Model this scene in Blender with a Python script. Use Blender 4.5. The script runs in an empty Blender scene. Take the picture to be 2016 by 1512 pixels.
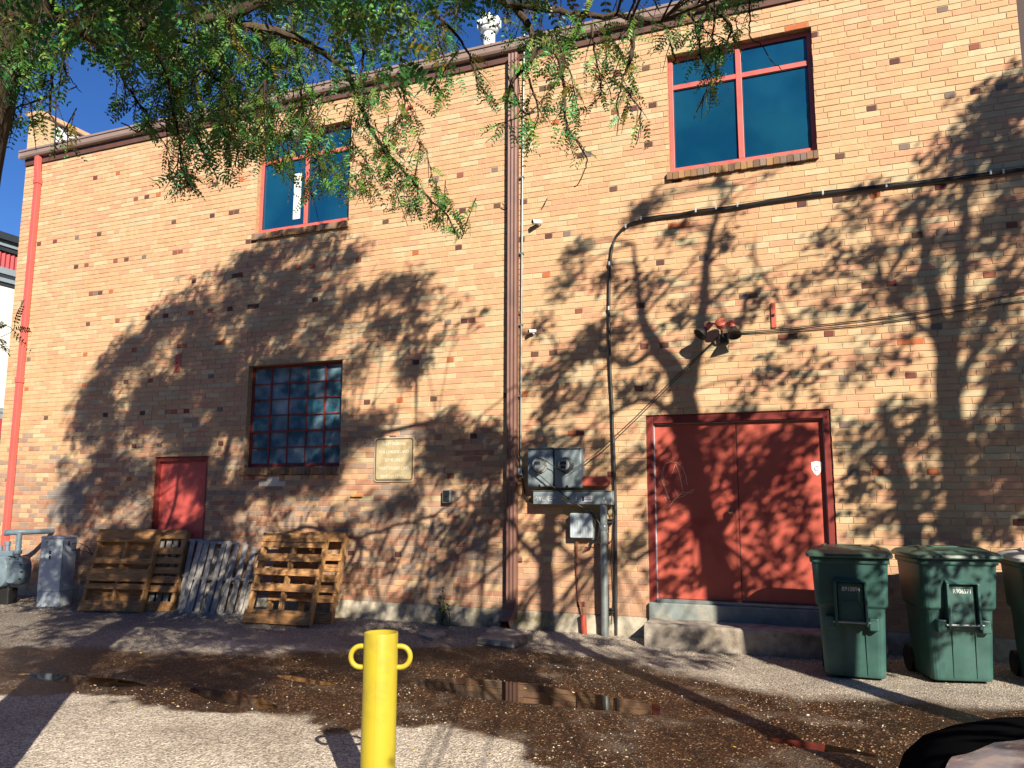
import bpy, bmesh, math, random
import numpy as np
from mathutils import Vector, Matrix, noise

random.seed(7)
rng = np.random.default_rng(7)
SC = bpy.context.scene
COL = SC.collection

# ------------------------------------------------------------------ camera, sky, sun, exposure
CAMF, CAMP = 1586.04, np.array([0.0, -10.0, 1.7])
YAW, PITCH, ROLL = -0.38644, 0.14284, 0.003225


def _axes():
    f = np.array([math.sin(YAW) * math.cos(PITCH), math.cos(YAW) * math.cos(PITCH), math.sin(PITCH)])
    r = np.array([math.cos(YAW), -math.sin(YAW), 0.0])
    u = np.cross(r, f)
    c, s = math.cos(ROLL), math.sin(ROLL)
    return c * r + s * u, -s * r + c * u, f


AR, AU, AF = _axes()
cam = bpy.data.cameras.new("camera")
camo = bpy.data.objects.new("camera", cam)
COL.objects.link(camo)
M = Matrix([[AR[0], AU[0], -AF[0], CAMP[0]], [AR[1], AU[1], -AF[1], CAMP[1]], [AR[2], AU[2], -AF[2], CAMP[2]], [0, 0, 0, 1]])
camo.matrix_world = M
cam.sensor_width = 36
cam.lens = CAMF * 36 / 2016
cam.clip_start = 0.05
cam.clip_end = 2000
SC.camera = camo

SUN_A, SUN_B = 0.88, 0.74           # direction to the sun is (SUN_A, -1, SUN_B)
world = bpy.data.worlds.new("World")
SC.world = world
world.use_nodes = True
nt = world.node_tree
sky = nt.nodes.new("ShaderNodeTexSky")
sky.sky_type = 'NISHITA'
sky.sun_disc = False
sky.sun_elevation = math.atan2(SUN_B, math.hypot(1, SUN_A))
sky.sun_rotation = math.atan2(SUN_A, -1)
sky.altitude = 1500
sky.air_density = 1.0
sky.dust_density = 0.3
sky.ozone_density = 4.0
hs = nt.nodes.new("ShaderNodeHueSaturation")
hs.inputs['Saturation'].default_value = 1.22
hs.inputs['Hue'].default_value = 0.512
nt.links.new(sky.outputs[0], hs.inputs['Color'])
nt.links.new(hs.outputs[0], nt.nodes['Background'].inputs[0])
nt.nodes['Background'].inputs[1].default_value = 0.068

sl = bpy.data.lights.new("sun", 'SUN')
sl.energy = 5.0
sl.angle = math.radians(0.38)
sl.color = (1.0, 0.90, 0.74)
slo = bpy.data.objects.new("sun", sl)
COL.objects.link(slo)
slo.rotation_euler = Vector((-SUN_A, 1, -SUN_B)).to_track_quat('-Z', 'Y').to_euler()
slo.location = (9, -12, 12)

SC.view_settings.view_transform = 'Standard'
SC.view_settings.look = 'None'
SC.view_settings.exposure = 1.0
SC.view_settings.gamma = 1.0
SC.cycles.max_bounces = 6
SC.cycles.diffuse_bounces = 2
SC.cycles.glossy_bounces = 3
SC.cycles.transmission_bounces = 4


# ------------------------------------------------------------------ survey of the photograph: pixel -> place on a plane
def ray(u, v):
    return AF + AR * (u - 1008) / CAMF - AU * (v - 756) / CAMF


def wp(u, v, y=0.0):
    d = ray(u, v)
    p = CAMP + d * ((y - CAMP[1]) / d[1])
    return float(p[0]), float(p[2])


def gp(u, v, z=0.0):
    d = ray(u, v)
    p = CAMP + d * ((z - CAMP[2]) / d[2])
    return float(p[0]), float(p[1])


def p3(u, v, t):
    d = ray(u, v)
    return CAMP + d * (10.0 / d[1]) * t


def to_px(P):
    d = np.asarray(P, float) - CAMP
    z = d @ AF
    z = np.where(z < 0.05, 1e-6, z)
    return 1008 + CAMF * (d @ AR) / z, 756 - CAMF * (d @ AU) / z, d @ AF


def inpoly(x, y, poly):
    c = False
    n = len(poly)
    for i in range(n):
        x1, y1 = poly[i]
        x2, y2 = poly[(i + 1) % n]
        if (y1 > y) != (y2 > y) and x < (x2 - x1) * (y - y1) / (y2 - y1) + x1:
            c = not c
    return c


# ------------------------------------------------------------------ materials
MATS = {}


def nodes_of(m):
    m.use_nodes = True
    n = m.node_tree.nodes
    return n, m.node_tree.links, n['Principled BSDF']


def pm(name, col, rough=0.6, metal=0.0, var=0.15, vscale=6.0, bump=0.0, bscale=40.0, second=None, sscale=3.0, sedge=(0.5, 0.7),
       spec=0.5, attr=None, stretch=None, coat=0.0):
    """paint-like procedural material: base colour, brightness noise, a patchy second colour (dirt, rust), bump"""
    if name in MATS:
        return MATS[name]
    m = bpy.data.materials.new(name)
    n, l, b = nodes_of(m)
    b.inputs['Roughness'].default_value = rough
    b.inputs['Metallic'].default_value = metal
    b.inputs['Specular IOR Level'].default_value = spec
    b.inputs['Coat Weight'].default_value = coat
    tc = n.new('ShaderNodeTexCoord')
    mp = n.new('ShaderNodeMapping')
    l.new(tc.outputs['Object'], mp.inputs[0])
    if stretch:
        mp.inputs['Scale'].default_value = stretch
    nz = n.new('ShaderNodeTexNoise')
    nz.inputs['Scale'].default_value = vscale
    nz.inputs['Detail'].default_value = 5
    l.new(mp.outputs[0], nz.inputs['Vector'])
    mr = n.new('ShaderNodeMapRange')
    mr.inputs['From Min'].default_value = 0.25
    mr.inputs['From Max'].default_value = 0.75
    mr.inputs['To Min'].default_value = 1 - var
    mr.inputs['To Max'].default_value = 1 + var
    l.new(nz.outputs['Fac'], mr.inputs['Value'])
    if attr:
        base = n.new('ShaderNodeAttribute')
        base.attribute_name = attr
    else:
        base = n.new('ShaderNodeRGB')
        base.outputs[0].default_value = (*col, 1)
    out = base.outputs[0]
    if second:
        n2 = n.new('ShaderNodeTexNoise')
        n2.inputs['Scale'].default_value = sscale
        n2.inputs['Detail'].default_value = 7
        n2.inputs['Roughness'].default_value = 0.65
        l.new(mp.outputs[0], n2.inputs['Vector'])
        r2 = n.new('ShaderNodeMapRange')
        r2.inputs['From Min'].default_value = sedge[0]
        r2.inputs['From Max'].default_value = sedge[1]
        l.new(n2.outputs['Fac'], r2.inputs['Value'])
        mx = n.new('ShaderNodeMix')
        mx.data_type = 'RGBA'
        l.new(r2.outputs[0], mx.inputs[0])
        l.new(out, mx.inputs[6])
        mx.inputs[7].default_value = (*second, 1)
        out = mx.outputs[2]
    ml = n.new('ShaderNodeMix')
    ml.data_type = 'RGBA'
    ml.blend_type = 'MULTIPLY'
    ml.inputs[0].default_value = 1
    l.new(out, ml.inputs[6])
    l.new(mr.outputs[0], ml.inputs[7])
    l.new(ml.outputs[2], b.inputs['Base Color'])
    if bump:
        n3 = n.new('ShaderNodeTexNoise')
        n3.inputs['Scale'].default_value = bscale
        n3.inputs['Detail'].default_value = 4
        l.new(mp.outputs[0], n3.inputs['Vector'])
        bp = n.new('ShaderNodeBump')
        bp.inputs['Strength'].default_value = bump
        bp.inputs['Distance'].default_value = 0.01
        l.new(n3.outputs['Fac'], bp.inputs['Height'])
        l.new(bp.outputs[0], b.inputs['Normal'])
    MATS[name] = m
    return m


def leaf_mat(name):
    m = bpy.data.materials.new(name)
    n, l, b = nodes_of(m)
    at = n.new('ShaderNodeAttribute')
    at.attribute_name = 'Col'
    l.new(at.outputs[0], b.inputs['Base Color'])
    b.inputs['Roughness'].default_value = 0.42
    b.inputs['Specular IOR Level'].default_value = 0.5
    tr = n.new('ShaderNodeBsdfTranslucent')
    hv = n.new('ShaderNodeHueSaturation')
    hv.inputs['Hue'].default_value = 0.48
    hv.inputs['Value'].default_value = 1.15
    l.new(at.outputs[0], hv.inputs['Color'])
    l.new(hv.outputs[0], tr.inputs[0])
    mx = n.new('ShaderNodeMixShader')
    mx.inputs[0].default_value = 0.24
    l.new(b.outputs[0], mx.inputs[1])
    l.new(tr.outputs[0], mx.inputs[2])
    l.new(mx.outputs[0], n['Material Output'].inputs[0])
    return m


M_BRICK = pm('brick', (1, 1, 1), 0.85, var=0.11, vscale=8, bump=0.4, bscale=70, attr='Col', spec=0.2)
M_MORTAR = pm('mortar', (0.54, 0.43, 0.28), 0.95, var=0.25, vscale=9, bump=0.4, bscale=120, second=(0.38, 0.29, 0.19), sscale=1.3, spec=0.1)
M_CONC = pm('concrete', (0.42, 0.38, 0.30), 0.9, var=0.25, vscale=14, bump=0.5, bscale=45, second=(0.17, 0.14, 0.08), sscale=2.6, sedge=(0.48, 0.66), spec=0.2)
M_CONC2 = pm('pale_concrete', (0.34, 0.30, 0.255), 0.9, var=0.3, vscale=9, bump=0.6, bscale=50, second=(0.17, 0.14, 0.11), sscale=3.2, sedge=(0.45, 0.65), spec=0.2)
M_CONCBLUE = pm('painted_concrete', (0.20, 0.235, 0.235), 0.8, var=0.2, vscale=9, bump=0.4, bscale=50, second=(0.30, 0.29, 0.25), sscale=3.5, spec=0.3)
M_RED = pm('red_door_paint', (0.47, 0.10, 0.07), 0.42, var=0.12, vscale=4, bump=0.05, bscale=20, second=(0.38, 0.06, 0.045), sscale=2.2, spec=0.4)
M_FRAME = pm('pink_red_paint', (0.58, 0.13, 0.115), 0.45, var=0.08, vscale=5, second=(0.45, 0.09, 0.08), sscale=6, spec=0.4)
M_DARKRED = pm('dark_red_paint', (0.20, 0.032, 0.028), 0.5, var=0.15, vscale=8, spec=0.4)
M_BROWN = pm('brown_downspout', (0.175, 0.085, 0.065), 0.42, var=0.12, vscale=4, metal=0.0, second=(0.12, 0.06, 0.05), sscale=1.7, spec=0.5)
M_GUTTER = pm('gutter_metal', (0.26, 0.19, 0.16), 0.35, var=0.1, vscale=3, spec=0.6)
M_SOFFIT = pm('soffit_board', (0.10, 0.045, 0.035), 0.7, var=0.2, vscale=6)
M_GREY = pm('grey_metal', (0.27, 0.33, 0.36), 0.42, metal=0.25, var=0.12, vscale=5, second=(0.20, 0.24, 0.25), sscale=4, spec=0.5)
M_GALV = pm('galvanised', (0.27, 0.31, 0.31), 0.4, metal=0.5, var=0.2, vscale=12, second=(0.16, 0.17, 0.16), sscale=6)
M_PALEGREY = pm('pale_grey_paint', (0.46, 0.53, 0.58), 0.45, var=0.1, vscale=4, second=(0.30, 0.33, 0.35), sscale=5)
M_BLACK = pm('black_rubber', (0.012, 0.012, 0.013), 0.5, var=0.3, vscale=9)
M_DARK = pm('dark_metal', (0.035, 0.033, 0.035), 0.4, var=0.3, vscale=9)
M_WHITE = pm('white_paint', (0.74, 0.74, 0.72), 0.4, var=0.06, vscale=5)
M_STUCCO = pm('white_stucco', (0.74, 0.74, 0.72), 0.8, var=0.04, vscale=2, bump=0.2, bscale=60)
M_STEEL = pm('bright_steel', (0.6, 0.6, 0.6), 0.2, metal=1.0, var=0.1)
M_YELLOW = pm('yellow_paint', (0.42, 0.335, 0.026), 0.42, var=0.07, vscale=5, bump=0.05, bscale=14, second=(0.30, 0.225, 0.03), sscale=3.5, sedge=(0.5, 0.72), spec=0.4)
M_BIN = pm('green_bin_plastic', (0.030, 0.086, 0.076), 0.45, var=0.3, vscale=5, bump=0.08, bscale=60, second=(0.045, 0.10, 0.085), sscale=4, sedge=(0.5, 0.8), spec=0.45)
M_BINLID = pm('green_lid_plastic', (0.04, 0.085, 0.065), 0.36, var=0.3, vscale=6, second=(0.11, 0.14, 0.12), sscale=5, sedge=(0.5, 0.8), spec=0.5)
M_WOOD = pm('pallet_wood', (0.42, 0.22, 0.09), 0.8, var=0.4, vscale=7, stretch=(1, 9, 9), bump=0.4, bscale=30, second=(0.17, 0.085, 0.035), sscale=4, sedge=(0.5, 0.72), spec=0.2)
M_WOODV = pm('pallet_wood_upright', (0.45, 0.25, 0.105), 0.8, var=0.4, vscale=7, stretch=(9, 9, 1), bump=0.4, bscale=30, second=(0.18, 0.09, 0.04), sscale=4, sedge=(0.5, 0.72), spec=0.2)
M_WOODG = pm('weathered_wood', (0.36, 0.345, 0.32), 0.9, var=0.35, vscale=8, stretch=(9, 9, 1), bump=0.4, bscale=30, second=(0.19, 0.165, 0.13), sscale=4, spec=0.15)
M_WOODGH = pm('weathered_wood_cross', (0.36, 0.345, 0.32), 0.9, var=0.35, vscale=8, stretch=(1, 9, 9), bump=0.4, bscale=30, second=(0.19, 0.165, 0.13), sscale=4, spec=0.15)
M_BARK = pm('locust_bark', (0.075, 0.055, 0.040), 0.95, var=0.45, vscale=10, stretch=(1, 1, 0.3), bump=1.0, bscale=18, second=(0.03, 0.022, 0.016), sscale=7, spec=0.1)
M_BARK.node_tree.nodes['Bump'].inputs['Distance'].default_value = 0.03
M_LEAF = leaf_mat('leaf_green')
M_SIGN = pm('faded_sign_face', (0.44, 0.36, 0.21), 0.5, var=0.12, vscale=4, second=(0.28, 0.18, 0.08), sscale=5, sedge=(0.5, 0.75))
M_SIGNTXT = pm('faded_sign_letters', (0.66, 0.62, 0.52), 0.5, var=0.2, vscale=20)
M_REDPIPE = pm('red_plastic', (0.42, 0.07, 0.045), 0.45, var=0.12, vscale=8)
M_ORANGE = pm('orange_cable', (0.26, 0.085, 0.04), 0.5, var=0.15)
M_REDMETAL = pm('red_strap_paint', (0.46, 0.095, 0.06), 0.5, var=0.12, vscale=12, second=(0.28, 0.07, 0.05), sscale=12)
M_STONE = pm('pebble', (1, 1, 1), 0.8, var=0.2, vscale=60, attr='Col', spec=0.3)
M_LITTER = pm('fallen_leaf', (1, 1, 1), 0.7, var=0.2, vscale=30, attr='Col')
M_CHALK = pm('chalk_scrawl', (0.7, 0.72, 0.7), 0.8, var=0.3, vscale=40)
M_YSCRAWL = pm('yellow_scrawl', (0.75, 0.6, 0.05), 0.7, var=0.2, vscale=40)
M_SCRATCH = pm('scratched_paint', (0.75, 0.42, 0.30), 0.7, var=0.3, vscale=40)
M_SILVER = pm('silver_car_paint', (0.30, 0.30, 0.36), 0.22, metal=0.0, var=0.03, vscale=60, coat=0.6)
M_CARBLACK = pm('black_car_trim', (0.006, 0.006, 0.007), 0.55, var=0.1, spec=0.0)
M_TAIL = pm('red_lamp', (0.25, 0.01, 0.015), 0.1, var=0.05)
M_CORR = pm('red_sheet_metal', (0.42, 0.06, 0.07), 0.5, var=0.06)
M_BAND = pm('blue_grey_band', (0.25, 0.31, 0.36), 0.5, var=0.05)
M_BANDD = pm('dark_band', (0.03, 0.04, 0.05), 0.5, var=0.1)


def glass_mat(name, base, dust_reflection, scale):
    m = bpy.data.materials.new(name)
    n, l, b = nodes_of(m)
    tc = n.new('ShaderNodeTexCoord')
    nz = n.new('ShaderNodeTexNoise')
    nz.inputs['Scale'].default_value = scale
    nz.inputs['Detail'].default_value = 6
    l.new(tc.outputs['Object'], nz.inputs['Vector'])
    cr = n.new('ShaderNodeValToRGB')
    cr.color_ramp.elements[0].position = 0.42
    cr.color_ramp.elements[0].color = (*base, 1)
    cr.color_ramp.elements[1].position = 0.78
    cr.color_ramp.elements[1].color = (*dust_reflection, 1)
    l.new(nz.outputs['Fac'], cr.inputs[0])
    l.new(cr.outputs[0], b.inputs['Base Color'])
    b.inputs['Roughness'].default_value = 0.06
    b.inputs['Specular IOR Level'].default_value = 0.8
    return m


M_GLASS = glass_mat('tinted_reflection_glass', (0.002, 0.040, 0.10), (0.008, 0.085, 0.15), 0.9)  # blue tint with sky reflection painted in; noise varies the reflection
M_GLASSOLD = glass_mat('dusty_glass', (0.035, 0.115, 0.17), (0.32, 0.43, 0.48), 3.2)


def water_mat():
    m = bpy.data.materials.new('puddle_water')
    n, l, b = nodes_of(m)
    b.inputs['Base Color'].default_value = (0.016, 0.0085, 0.004, 1)
    b.inputs['Roughness'].default_value = 0.02
    b.inputs['IOR'].default_value = 1.33
    nz = n.new('ShaderNodeTexNoise')
    nz.inputs['Scale'].default_value = 7
    bp = n.new('ShaderNodeBump')
    bp.inputs['Strength'].default_value = 0.02
    bp.inputs['Distance'].default_value = 0.01
    l.new(nz.outputs['Fac'], bp.inputs['Height'])
    l.new(bp.outputs[0], b.inputs['Normal'])
    return m


M_WATER = water_mat()


def ground_mat():
    m = bpy.data.materials.new('alley_ground')
    n, l, b = nodes_of(m)
    tc = n.new('ShaderNodeTexCoord')
    wet = n.new('ShaderNodeAttribute')
    wet.attribute_name = 'Col'
    sep = n.new('ShaderNodeSeparateColor')
    l.new(wet.outputs['Color'], sep.inputs[0])

    def nz(scale, det=6, rough=0.6):
        x = n.new('ShaderNodeTexNoise')
        x.inputs['Scale'].default_value = scale
        x.inputs['Detail'].default_value = det
        x.inputs['Roughness'].default_value = rough
        l.new(tc.outputs['Object'], x.inputs['Vector'])
        return x

    def ramp(src, stops):
        r = n.new('ShaderNodeValToRGB')
        e = r.color_ramp.elements
        while len(e) < len(stops):
            e.new(0.5)
        for k, (p, c) in enumerate(stops):
            e[k].position = p
            e[k].color = (*c, 1)
        l.new(src, r.inputs[0])
        return r

    def mix(f, a, c, blend='MIX'):
        x = n.new('ShaderNodeMix')
        x.data_type = 'RGBA'
        x.blend_type = blend
        if isinstance(f, float):
            x.inputs[0].default_value = f
        else:
            l.new(f, x.inputs[0])
        l.new(a, x.inputs[6])
        l.new(c, x.inputs[7])
        return x.outputs[2]

    vor = n.new('ShaderNodeTexVoronoi')
    vor.inputs['Scale'].default_value = 75
    l.new(tc.outputs['Object'], vor.inputs['Vector'])
    vsep = n.new('ShaderNodeSeparateColor')
    l.new(vor.outputs['Color'], vsep.inputs[0])
    grit = ramp(vsep.outputs[0], [(0.0, (0.22, 0.185, 0.155)), (0.5, (0.48, 0.425, 0.36)), (1.0, (0.78, 0.72, 0.63))])
    broad = ramp(nz(1.1).outputs['Fac'], [(0.3, (0.62, 0.58, 0.54)), (0.7, (1.1, 1.08, 1.05))])
    dry = mix(1.0, grit.outputs[0], broad.outputs[0], 'MULTIPLY')
    wetc = ramp(vsep.outputs[1], [(0.0, (0.012, 0.006, 0.003)), (0.7, (0.046, 0.023, 0.011)), (0.94, (0.12, 0.068, 0.036)), (1.0, (0.42, 0.32, 0.22))])
    wetb = ramp(nz(2.3).outputs['Fac'], [(0.3, (0.5, 0.45, 0.4)), (0.75, (1.5, 1.35, 1.2))])
    wetcol = mix(1.0, wetc.outputs[0], wetb.outputs[0], 'MULTIPLY')
    dark = ramp(vsep.outputs[2], [(0.0, (0.04, 0.032, 0.027)), (0.75, (0.12, 0.098, 0.078)), (1.0, (0.45, 0.39, 0.32))])
    # R = wet brown, G = darker loose gravel, B = out-of-view ground darkened to cut bounce
    c = mix(sep.outputs[1], dry, dark.outputs[0])
    lane = ramp(vsep.outputs[1], [(0.0, (0.03, 0.03, 0.032)), (1.0, (0.075, 0.07, 0.066))])
    c = mix(sep.outputs[2], c, lane.outputs[0])
    c = mix(sep.outputs[0], c, wetcol)
    l.new(c, b.inputs['Base Color'])
    rr = n.new('ShaderNodeMapRange')
    rr.inputs['To Min'].default_value = 0.9
    rr.inputs['To Max'].default_value = 0.5
    l.new(sep.outputs[0], rr.inputs['Value'])
    l.new(rr.outputs[0], b.inputs['Roughness'])
    b.inputs['Specular IOR Level'].default_value = 0.3
    bp = n.new('ShaderNodeBump')
    bp.inputs['Strength'].default_value = 0.7
    bp.inputs['Distance'].default_value = 0.012
    l.new(vor.outputs['Distance'], bp.inputs['Height'])
    b2 = n.new('ShaderNodeBump')
    b2.inputs['Strength'].default_value = 0.4
    b2.inputs['Distance'].default_value = 0.03
    l.new(nz(14).outputs['Fac'], b2.inputs['Height'])
    l.new(b2.outputs[0], bp.inputs['Normal'])
    l.new(bp.outputs[0], b.inputs['Normal'])
    return m


M_GROUND = ground_mat()


def course_mat():
    m = bpy.data.materials.new('side_brick')
    n, l, b = nodes_of(m)
    tc = n.new('ShaderNodeTexCoord')
    sp = n.new('ShaderNodeSeparateXYZ')
    l.new(tc.outputs['Object'], sp.inputs[0])
    ad = n.new('ShaderNodeMath')
    l.new(sp.outputs[0], ad.inputs[0])
    l.new(sp.outputs[1], ad.inputs[1])
    cb = n.new('ShaderNodeCombineXYZ')
    l.new(ad.outputs[0], cb.inputs[0])
    l.new(sp.outputs[2], cb.inputs[1])
    br_ = n.new('ShaderNodeTexBrick')
    br_.inputs['Scale'].default_value = 1.0
    br_.inputs['Brick Width'].default_value = 0.285
    br_.inputs['Row Height'].default_value = 0.0772
    br_.inputs['Mortar Size'].default_value = 0.004
    br_.inputs['Color1'].default_value = (0.54, 0.35, 0.19, 1)
    br_.inputs['Color2'].default_value = (0.52, 0.39, 0.23, 1)
    br_.inputs['Mortar'].default_value = (0.26, 0.18, 0.11, 1)
    br_.squash = 0.5
    br_.squash_frequency = 7
    l.new(cb.outputs[0], br_.inputs['Vector'])
    l.new(br_.outputs['Color'], b.inputs['Base Color'])
    b.inputs['Roughness'].default_value = 0.9
    return m


M_COURSE = course_mat()


# ------------------------------------------------------------------ mesh helpers
def tag(o, label=None, cat=None, group=None, kind=None):
    if label:
        o['label'] = label
    if cat:
        o['category'] = cat
    if group:
        o['group'] = group
    if kind:
        o['kind'] = kind
    return o


def link(name, me, parent=None):
    o = bpy.data.objects.new(name, me)
    COL.objects.link(o)
    if parent is not None:
        o.parent = parent
    return o


def thing(name, label, cat, loc=(0, 0, 0), rz=0.0, group=None):
    o = bpy.data.objects.new(name, None)
    o.empty_display_size = 0.1
    COL.objects.link(o)
    o.location = loc
    o.rotation_euler = (0, 0, rz)
    return tag(o, label, cat, group)


class MB:
    """collects simple shapes and links them as ONE mesh object"""

    def __init__(s):
        s.v, s.f, s.m = [], [], []

    def add(s, v, f, mi=0):
        k = len(s.v)
        s.v += [tuple(map(float, p)) for p in v]
        s.f += [tuple(i + k for i in q) for q in f]
        s.m += [mi] * len(f)
        return s

    def box(s, x0, x1, y0, y1, z0, z1, mi=0, T=None):
        v = [(x, y, z) for z in (z0, z1) for y in (y0, y1) for x in (x0, x1)]
        if T is not None:
            v = [T @ Vector(p) for p in v]
        return s.add(v, [(0, 2, 3, 1), (4, 5, 7, 6), (0, 1, 5, 4), (2, 6, 7, 3), (0, 4, 6, 2), (1, 3, 7, 5)], mi)

    def tube(s, pts, r, n=8, mi=0, cap=True):
        pts = [Vector(p) for p in pts]
        R = r if isinstance(r, (list, tuple)) else [r] * len(pts)
        vs, fs = [], []
        prev = None
        for i, p in enumerate(pts):
            d = (pts[min(i + 1, len(pts) - 1)] - pts[max(i - 1, 0)])
            d = d.normalized() if d.length > 1e-9 else Vector((0, 0, 1))
            if prev is None:
                a = d.cross(Vector((0, 0, 1)))
                if a.length < 0.05:
                    a = d.cross(Vector((1, 0, 0)))
                a.normalize()
            else:
                a = prev - d * prev.dot(d)
                a.normalize()
            prev = a
            b = d.cross(a)
            for k in range(n):
                t = 2 * math.pi * k / n
                vs.append(p + (a * math.cos(t) + b * math.sin(t)) * R[i])
        for i in range(len(pts) - 1):
            for k in range(n):
                fs.append((i * n + k, i * n + (k + 1) % n, (i + 1) * n + (k + 1) % n, (i + 1) * n + k))
        if cap:
            fs.append(tuple(range(n))[::-1])
            fs.append(tuple((len(pts) - 1) * n + k for k in range(n)))
        return s.add(vs, fs, mi)

    def lathe(s, prof, n=24, mi=0, T=None):
        vs, fs = [], []
        for r, z in prof:
            for k in range(n):
                t = 2 * math.pi * k / n
                p = Vector((r * math.cos(t), r * math.sin(t), z))
                vs.append(T @ p if T is not None else p)
        for i in range(len(prof) - 1):
            for k in range(n):
                fs.append((i * n + k, i * n + (k + 1) % n, (i + 1) * n + (k + 1) % n, (i + 1) * n + k))
        fs.append(tuple(range(n))[::-1])
        fs.append(tuple((len(prof) - 1) * n + k for k in range(n)))
        return s.add(vs, fs, mi)

    def loft(s, secs, mi=0):
        n = len(secs[0])
        vs = [p for c in secs for p in c]
        fs = []
        for i in range(len(secs) - 1):
            for k in range(n):
                fs.append((i * n + k, i * n + (k + 1) % n, (i + 1) * n + (k + 1) % n, (i + 1) * n + k))
        fs.append(tuple(range(n))[::-1])
        fs.append(tuple((len(secs) - 1) * n + k for k in range(n)))
        return s.add(vs, fs, mi)

    def prism(s, poly, y0, y1, mi=0):
        """polygon in x,z pushed from y0 (front) to y1"""
        n = len(poly)
        v = [(x, y0, z) for x, z in poly] + [(x, y1, z) for x, z in poly]
        f = [tuple(range(n)), tuple(range(n, 2 * n))[::-1]] + [(i, (i + 1) % n + 0, (i + 1) % n + n, i + n) for i in range(n)]
        return s.add(v, f, mi)

    def build(s, name, mats, parent=None, smooth=False, bevel=0.0, seg=2, sub=0):
        me = bpy.data.meshes.new(name)
        me.from_pydata(s.v, [], s.f)
        for m in (mats if isinstance(mats, (list, tuple)) else [mats]):
            me.materials.append(m)
        me.polygons.foreach_set('material_index', s.m)
        bm = bmesh.new()
        bm.from_mesh(me)
        bmesh.ops.recalc_face_normals(bm, faces=bm.faces)
        bm.to_mesh(me)
        bm.free()
        if smooth:
            me.polygons.foreach_set('use_smooth', [True] * len(me.polygons))
        me.update()
        o = link(name, me, parent)
        if bevel:
            b = o.modifiers.new('bevel', 'BEVEL')
            b.width = bevel
            b.segments = seg
            b.limit_method = 'ANGLE'
            b.angle_limit = math.radians(35)
            b.harden_normals = False
        if sub:
            q = o.modifiers.new('sub', 'SUBSURF')
            q.levels = q.render_levels = sub
        if smooth and not sub:
            try:
                me.set_sharp_from_angle(angle=math.radians(40))
            except Exception:
                pass
        return o


def big_mesh(name, V, F, mat, cols=None, parent=None, smooth=False):
    """V (n,3), F (m,4) numpy, cols per face (m,3)"""
    V = np.asarray(V, np.float32)
    F = np.asarray(F, np.int32)
    me = bpy.data.meshes.new(name)
    k = F.shape[1]
    me.vertices.add(len(V))
    me.vertices.foreach_set('co', V.ravel())
    me.loops.add(F.size)
    me.loops.foreach_set('vertex_index', F.ravel())
    me.polygons.add(len(F))
    me.polygons.foreach_set('loop_start', np.arange(0, F.size, k, dtype=np.int32))
    me.polygons.foreach_set('loop_total', np.full(len(F), k, np.int32))
    me.update(calc_edges=True)
    me.polygons.foreach_set('use_smooth', np.full(len(F), bool(smooth)))
    if cols is not None:
        a = me.color_attributes.new('Col', 'FLOAT_COLOR', 'CORNER')
        c = np.ones((len(F), k, 4), np.float32)
        c[:, :, :3] = np.asarray(cols, np.float32)[:, None, :]
        a.data.foreach_set('color', c.ravel())
    me.materials.append(mat)
    me.validate()
    return link(name, me, parent)


def text_mesh(name, body, size, mat, parent, loc, rot=(math.pi / 2, 0, 0), extrude=0.002, align='CENTER', sx=1.0):
    cu = bpy.data.curves.new(name + '_curve', 'FONT')
    cu.body = body
    cu.size = size
    cu.extrude = extrude
    cu.align_x = align
    cu.align_y = 'CENTER'
    to = bpy.data.objects.new(name + '_tmp', cu)
    COL.objects.link(to)
    dg = bpy.context.evaluated_depsgraph_get()
    me = bpy.data.meshes.new_from_object(to.evaluated_get(dg))
    bpy.data.objects.remove(to)
    bpy.data.curves.remove(cu)
    me.materials.clear()
    me.materials.append(mat)
    o = link(name, me, parent)
    o.location = loc
    o.rotation_euler = rot
    o.scale = (sx, 1, 1)
    return o


def vnoise(x, y, seed=0, octaves=4, freq=1.0):
    """numpy value noise, 0..1"""
    out = np.zeros_like(x, dtype=float)
    amp, tot = 1.0, 0.0
    for o in range(octaves):
        fx, fy = x * freq, y * freq
        ix, iy = np.floor(fx).astype(np.int64), np.floor(fy).astype(np.int64)
        tx, ty = fx - ix, fy - iy
        tx = tx * tx * (3 - 2 * tx)
        ty = ty * ty * (3 - 2 * ty)

        def h(a, b):
            q = np.sin(a * 127.1 + b * 311.7 + seed * 74.7 + o * 17.3) * 43758.5453
            return q - np.floor(q)
        out += amp * ((h(ix, iy) * (1 - tx) + h(ix + 1, iy) * tx) * (1 - ty) + (h(ix, iy + 1) * (1 - tx) + h(ix + 1, iy + 1) * tx) * ty)
        tot += amp
        amp *= 0.5
        freq *= 2.03
    return out / tot


def smooth01(x, a, b):
    t = np.clip((x - a) / (b - a), 0, 1)
    return t * t * (3 - 2 * t)


# ------------------------------------------------------------------ ground
PUDDLES = [  # centre x, y, half length, half width, angle
    (-2.62, -2.98, 1.25, 0.34, -0.10), (-4.98, -4.12, 0.66, 0.17, -0.25), (-4.85, -3.28, 0.45, 0.11, -0.2), (-7.0, -4.10, 1.0, 0.19, 0.03), (-0.25, -3.62, 0.55, 0.13, -0.2)]
xs = np.unique(np.concatenate([np.linspace(-90, -16, 14), np.linspace(-16, -9, 70), np.linspace(-9, 2.5, 300), np.linspace(2.5, 8, 30), np.linspace(8, 90, 14)]))
ys = np.unique(np.concatenate([np.linspace(-90, -12, 12), np.linspace(-12, -6.2, 20), np.linspace(-6.2, 0.0, 170), np.linspace(0, 8, 6), np.linspace(8, 90, 12)]))
GX, GY = np.meshgrid(xs, ys)


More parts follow.
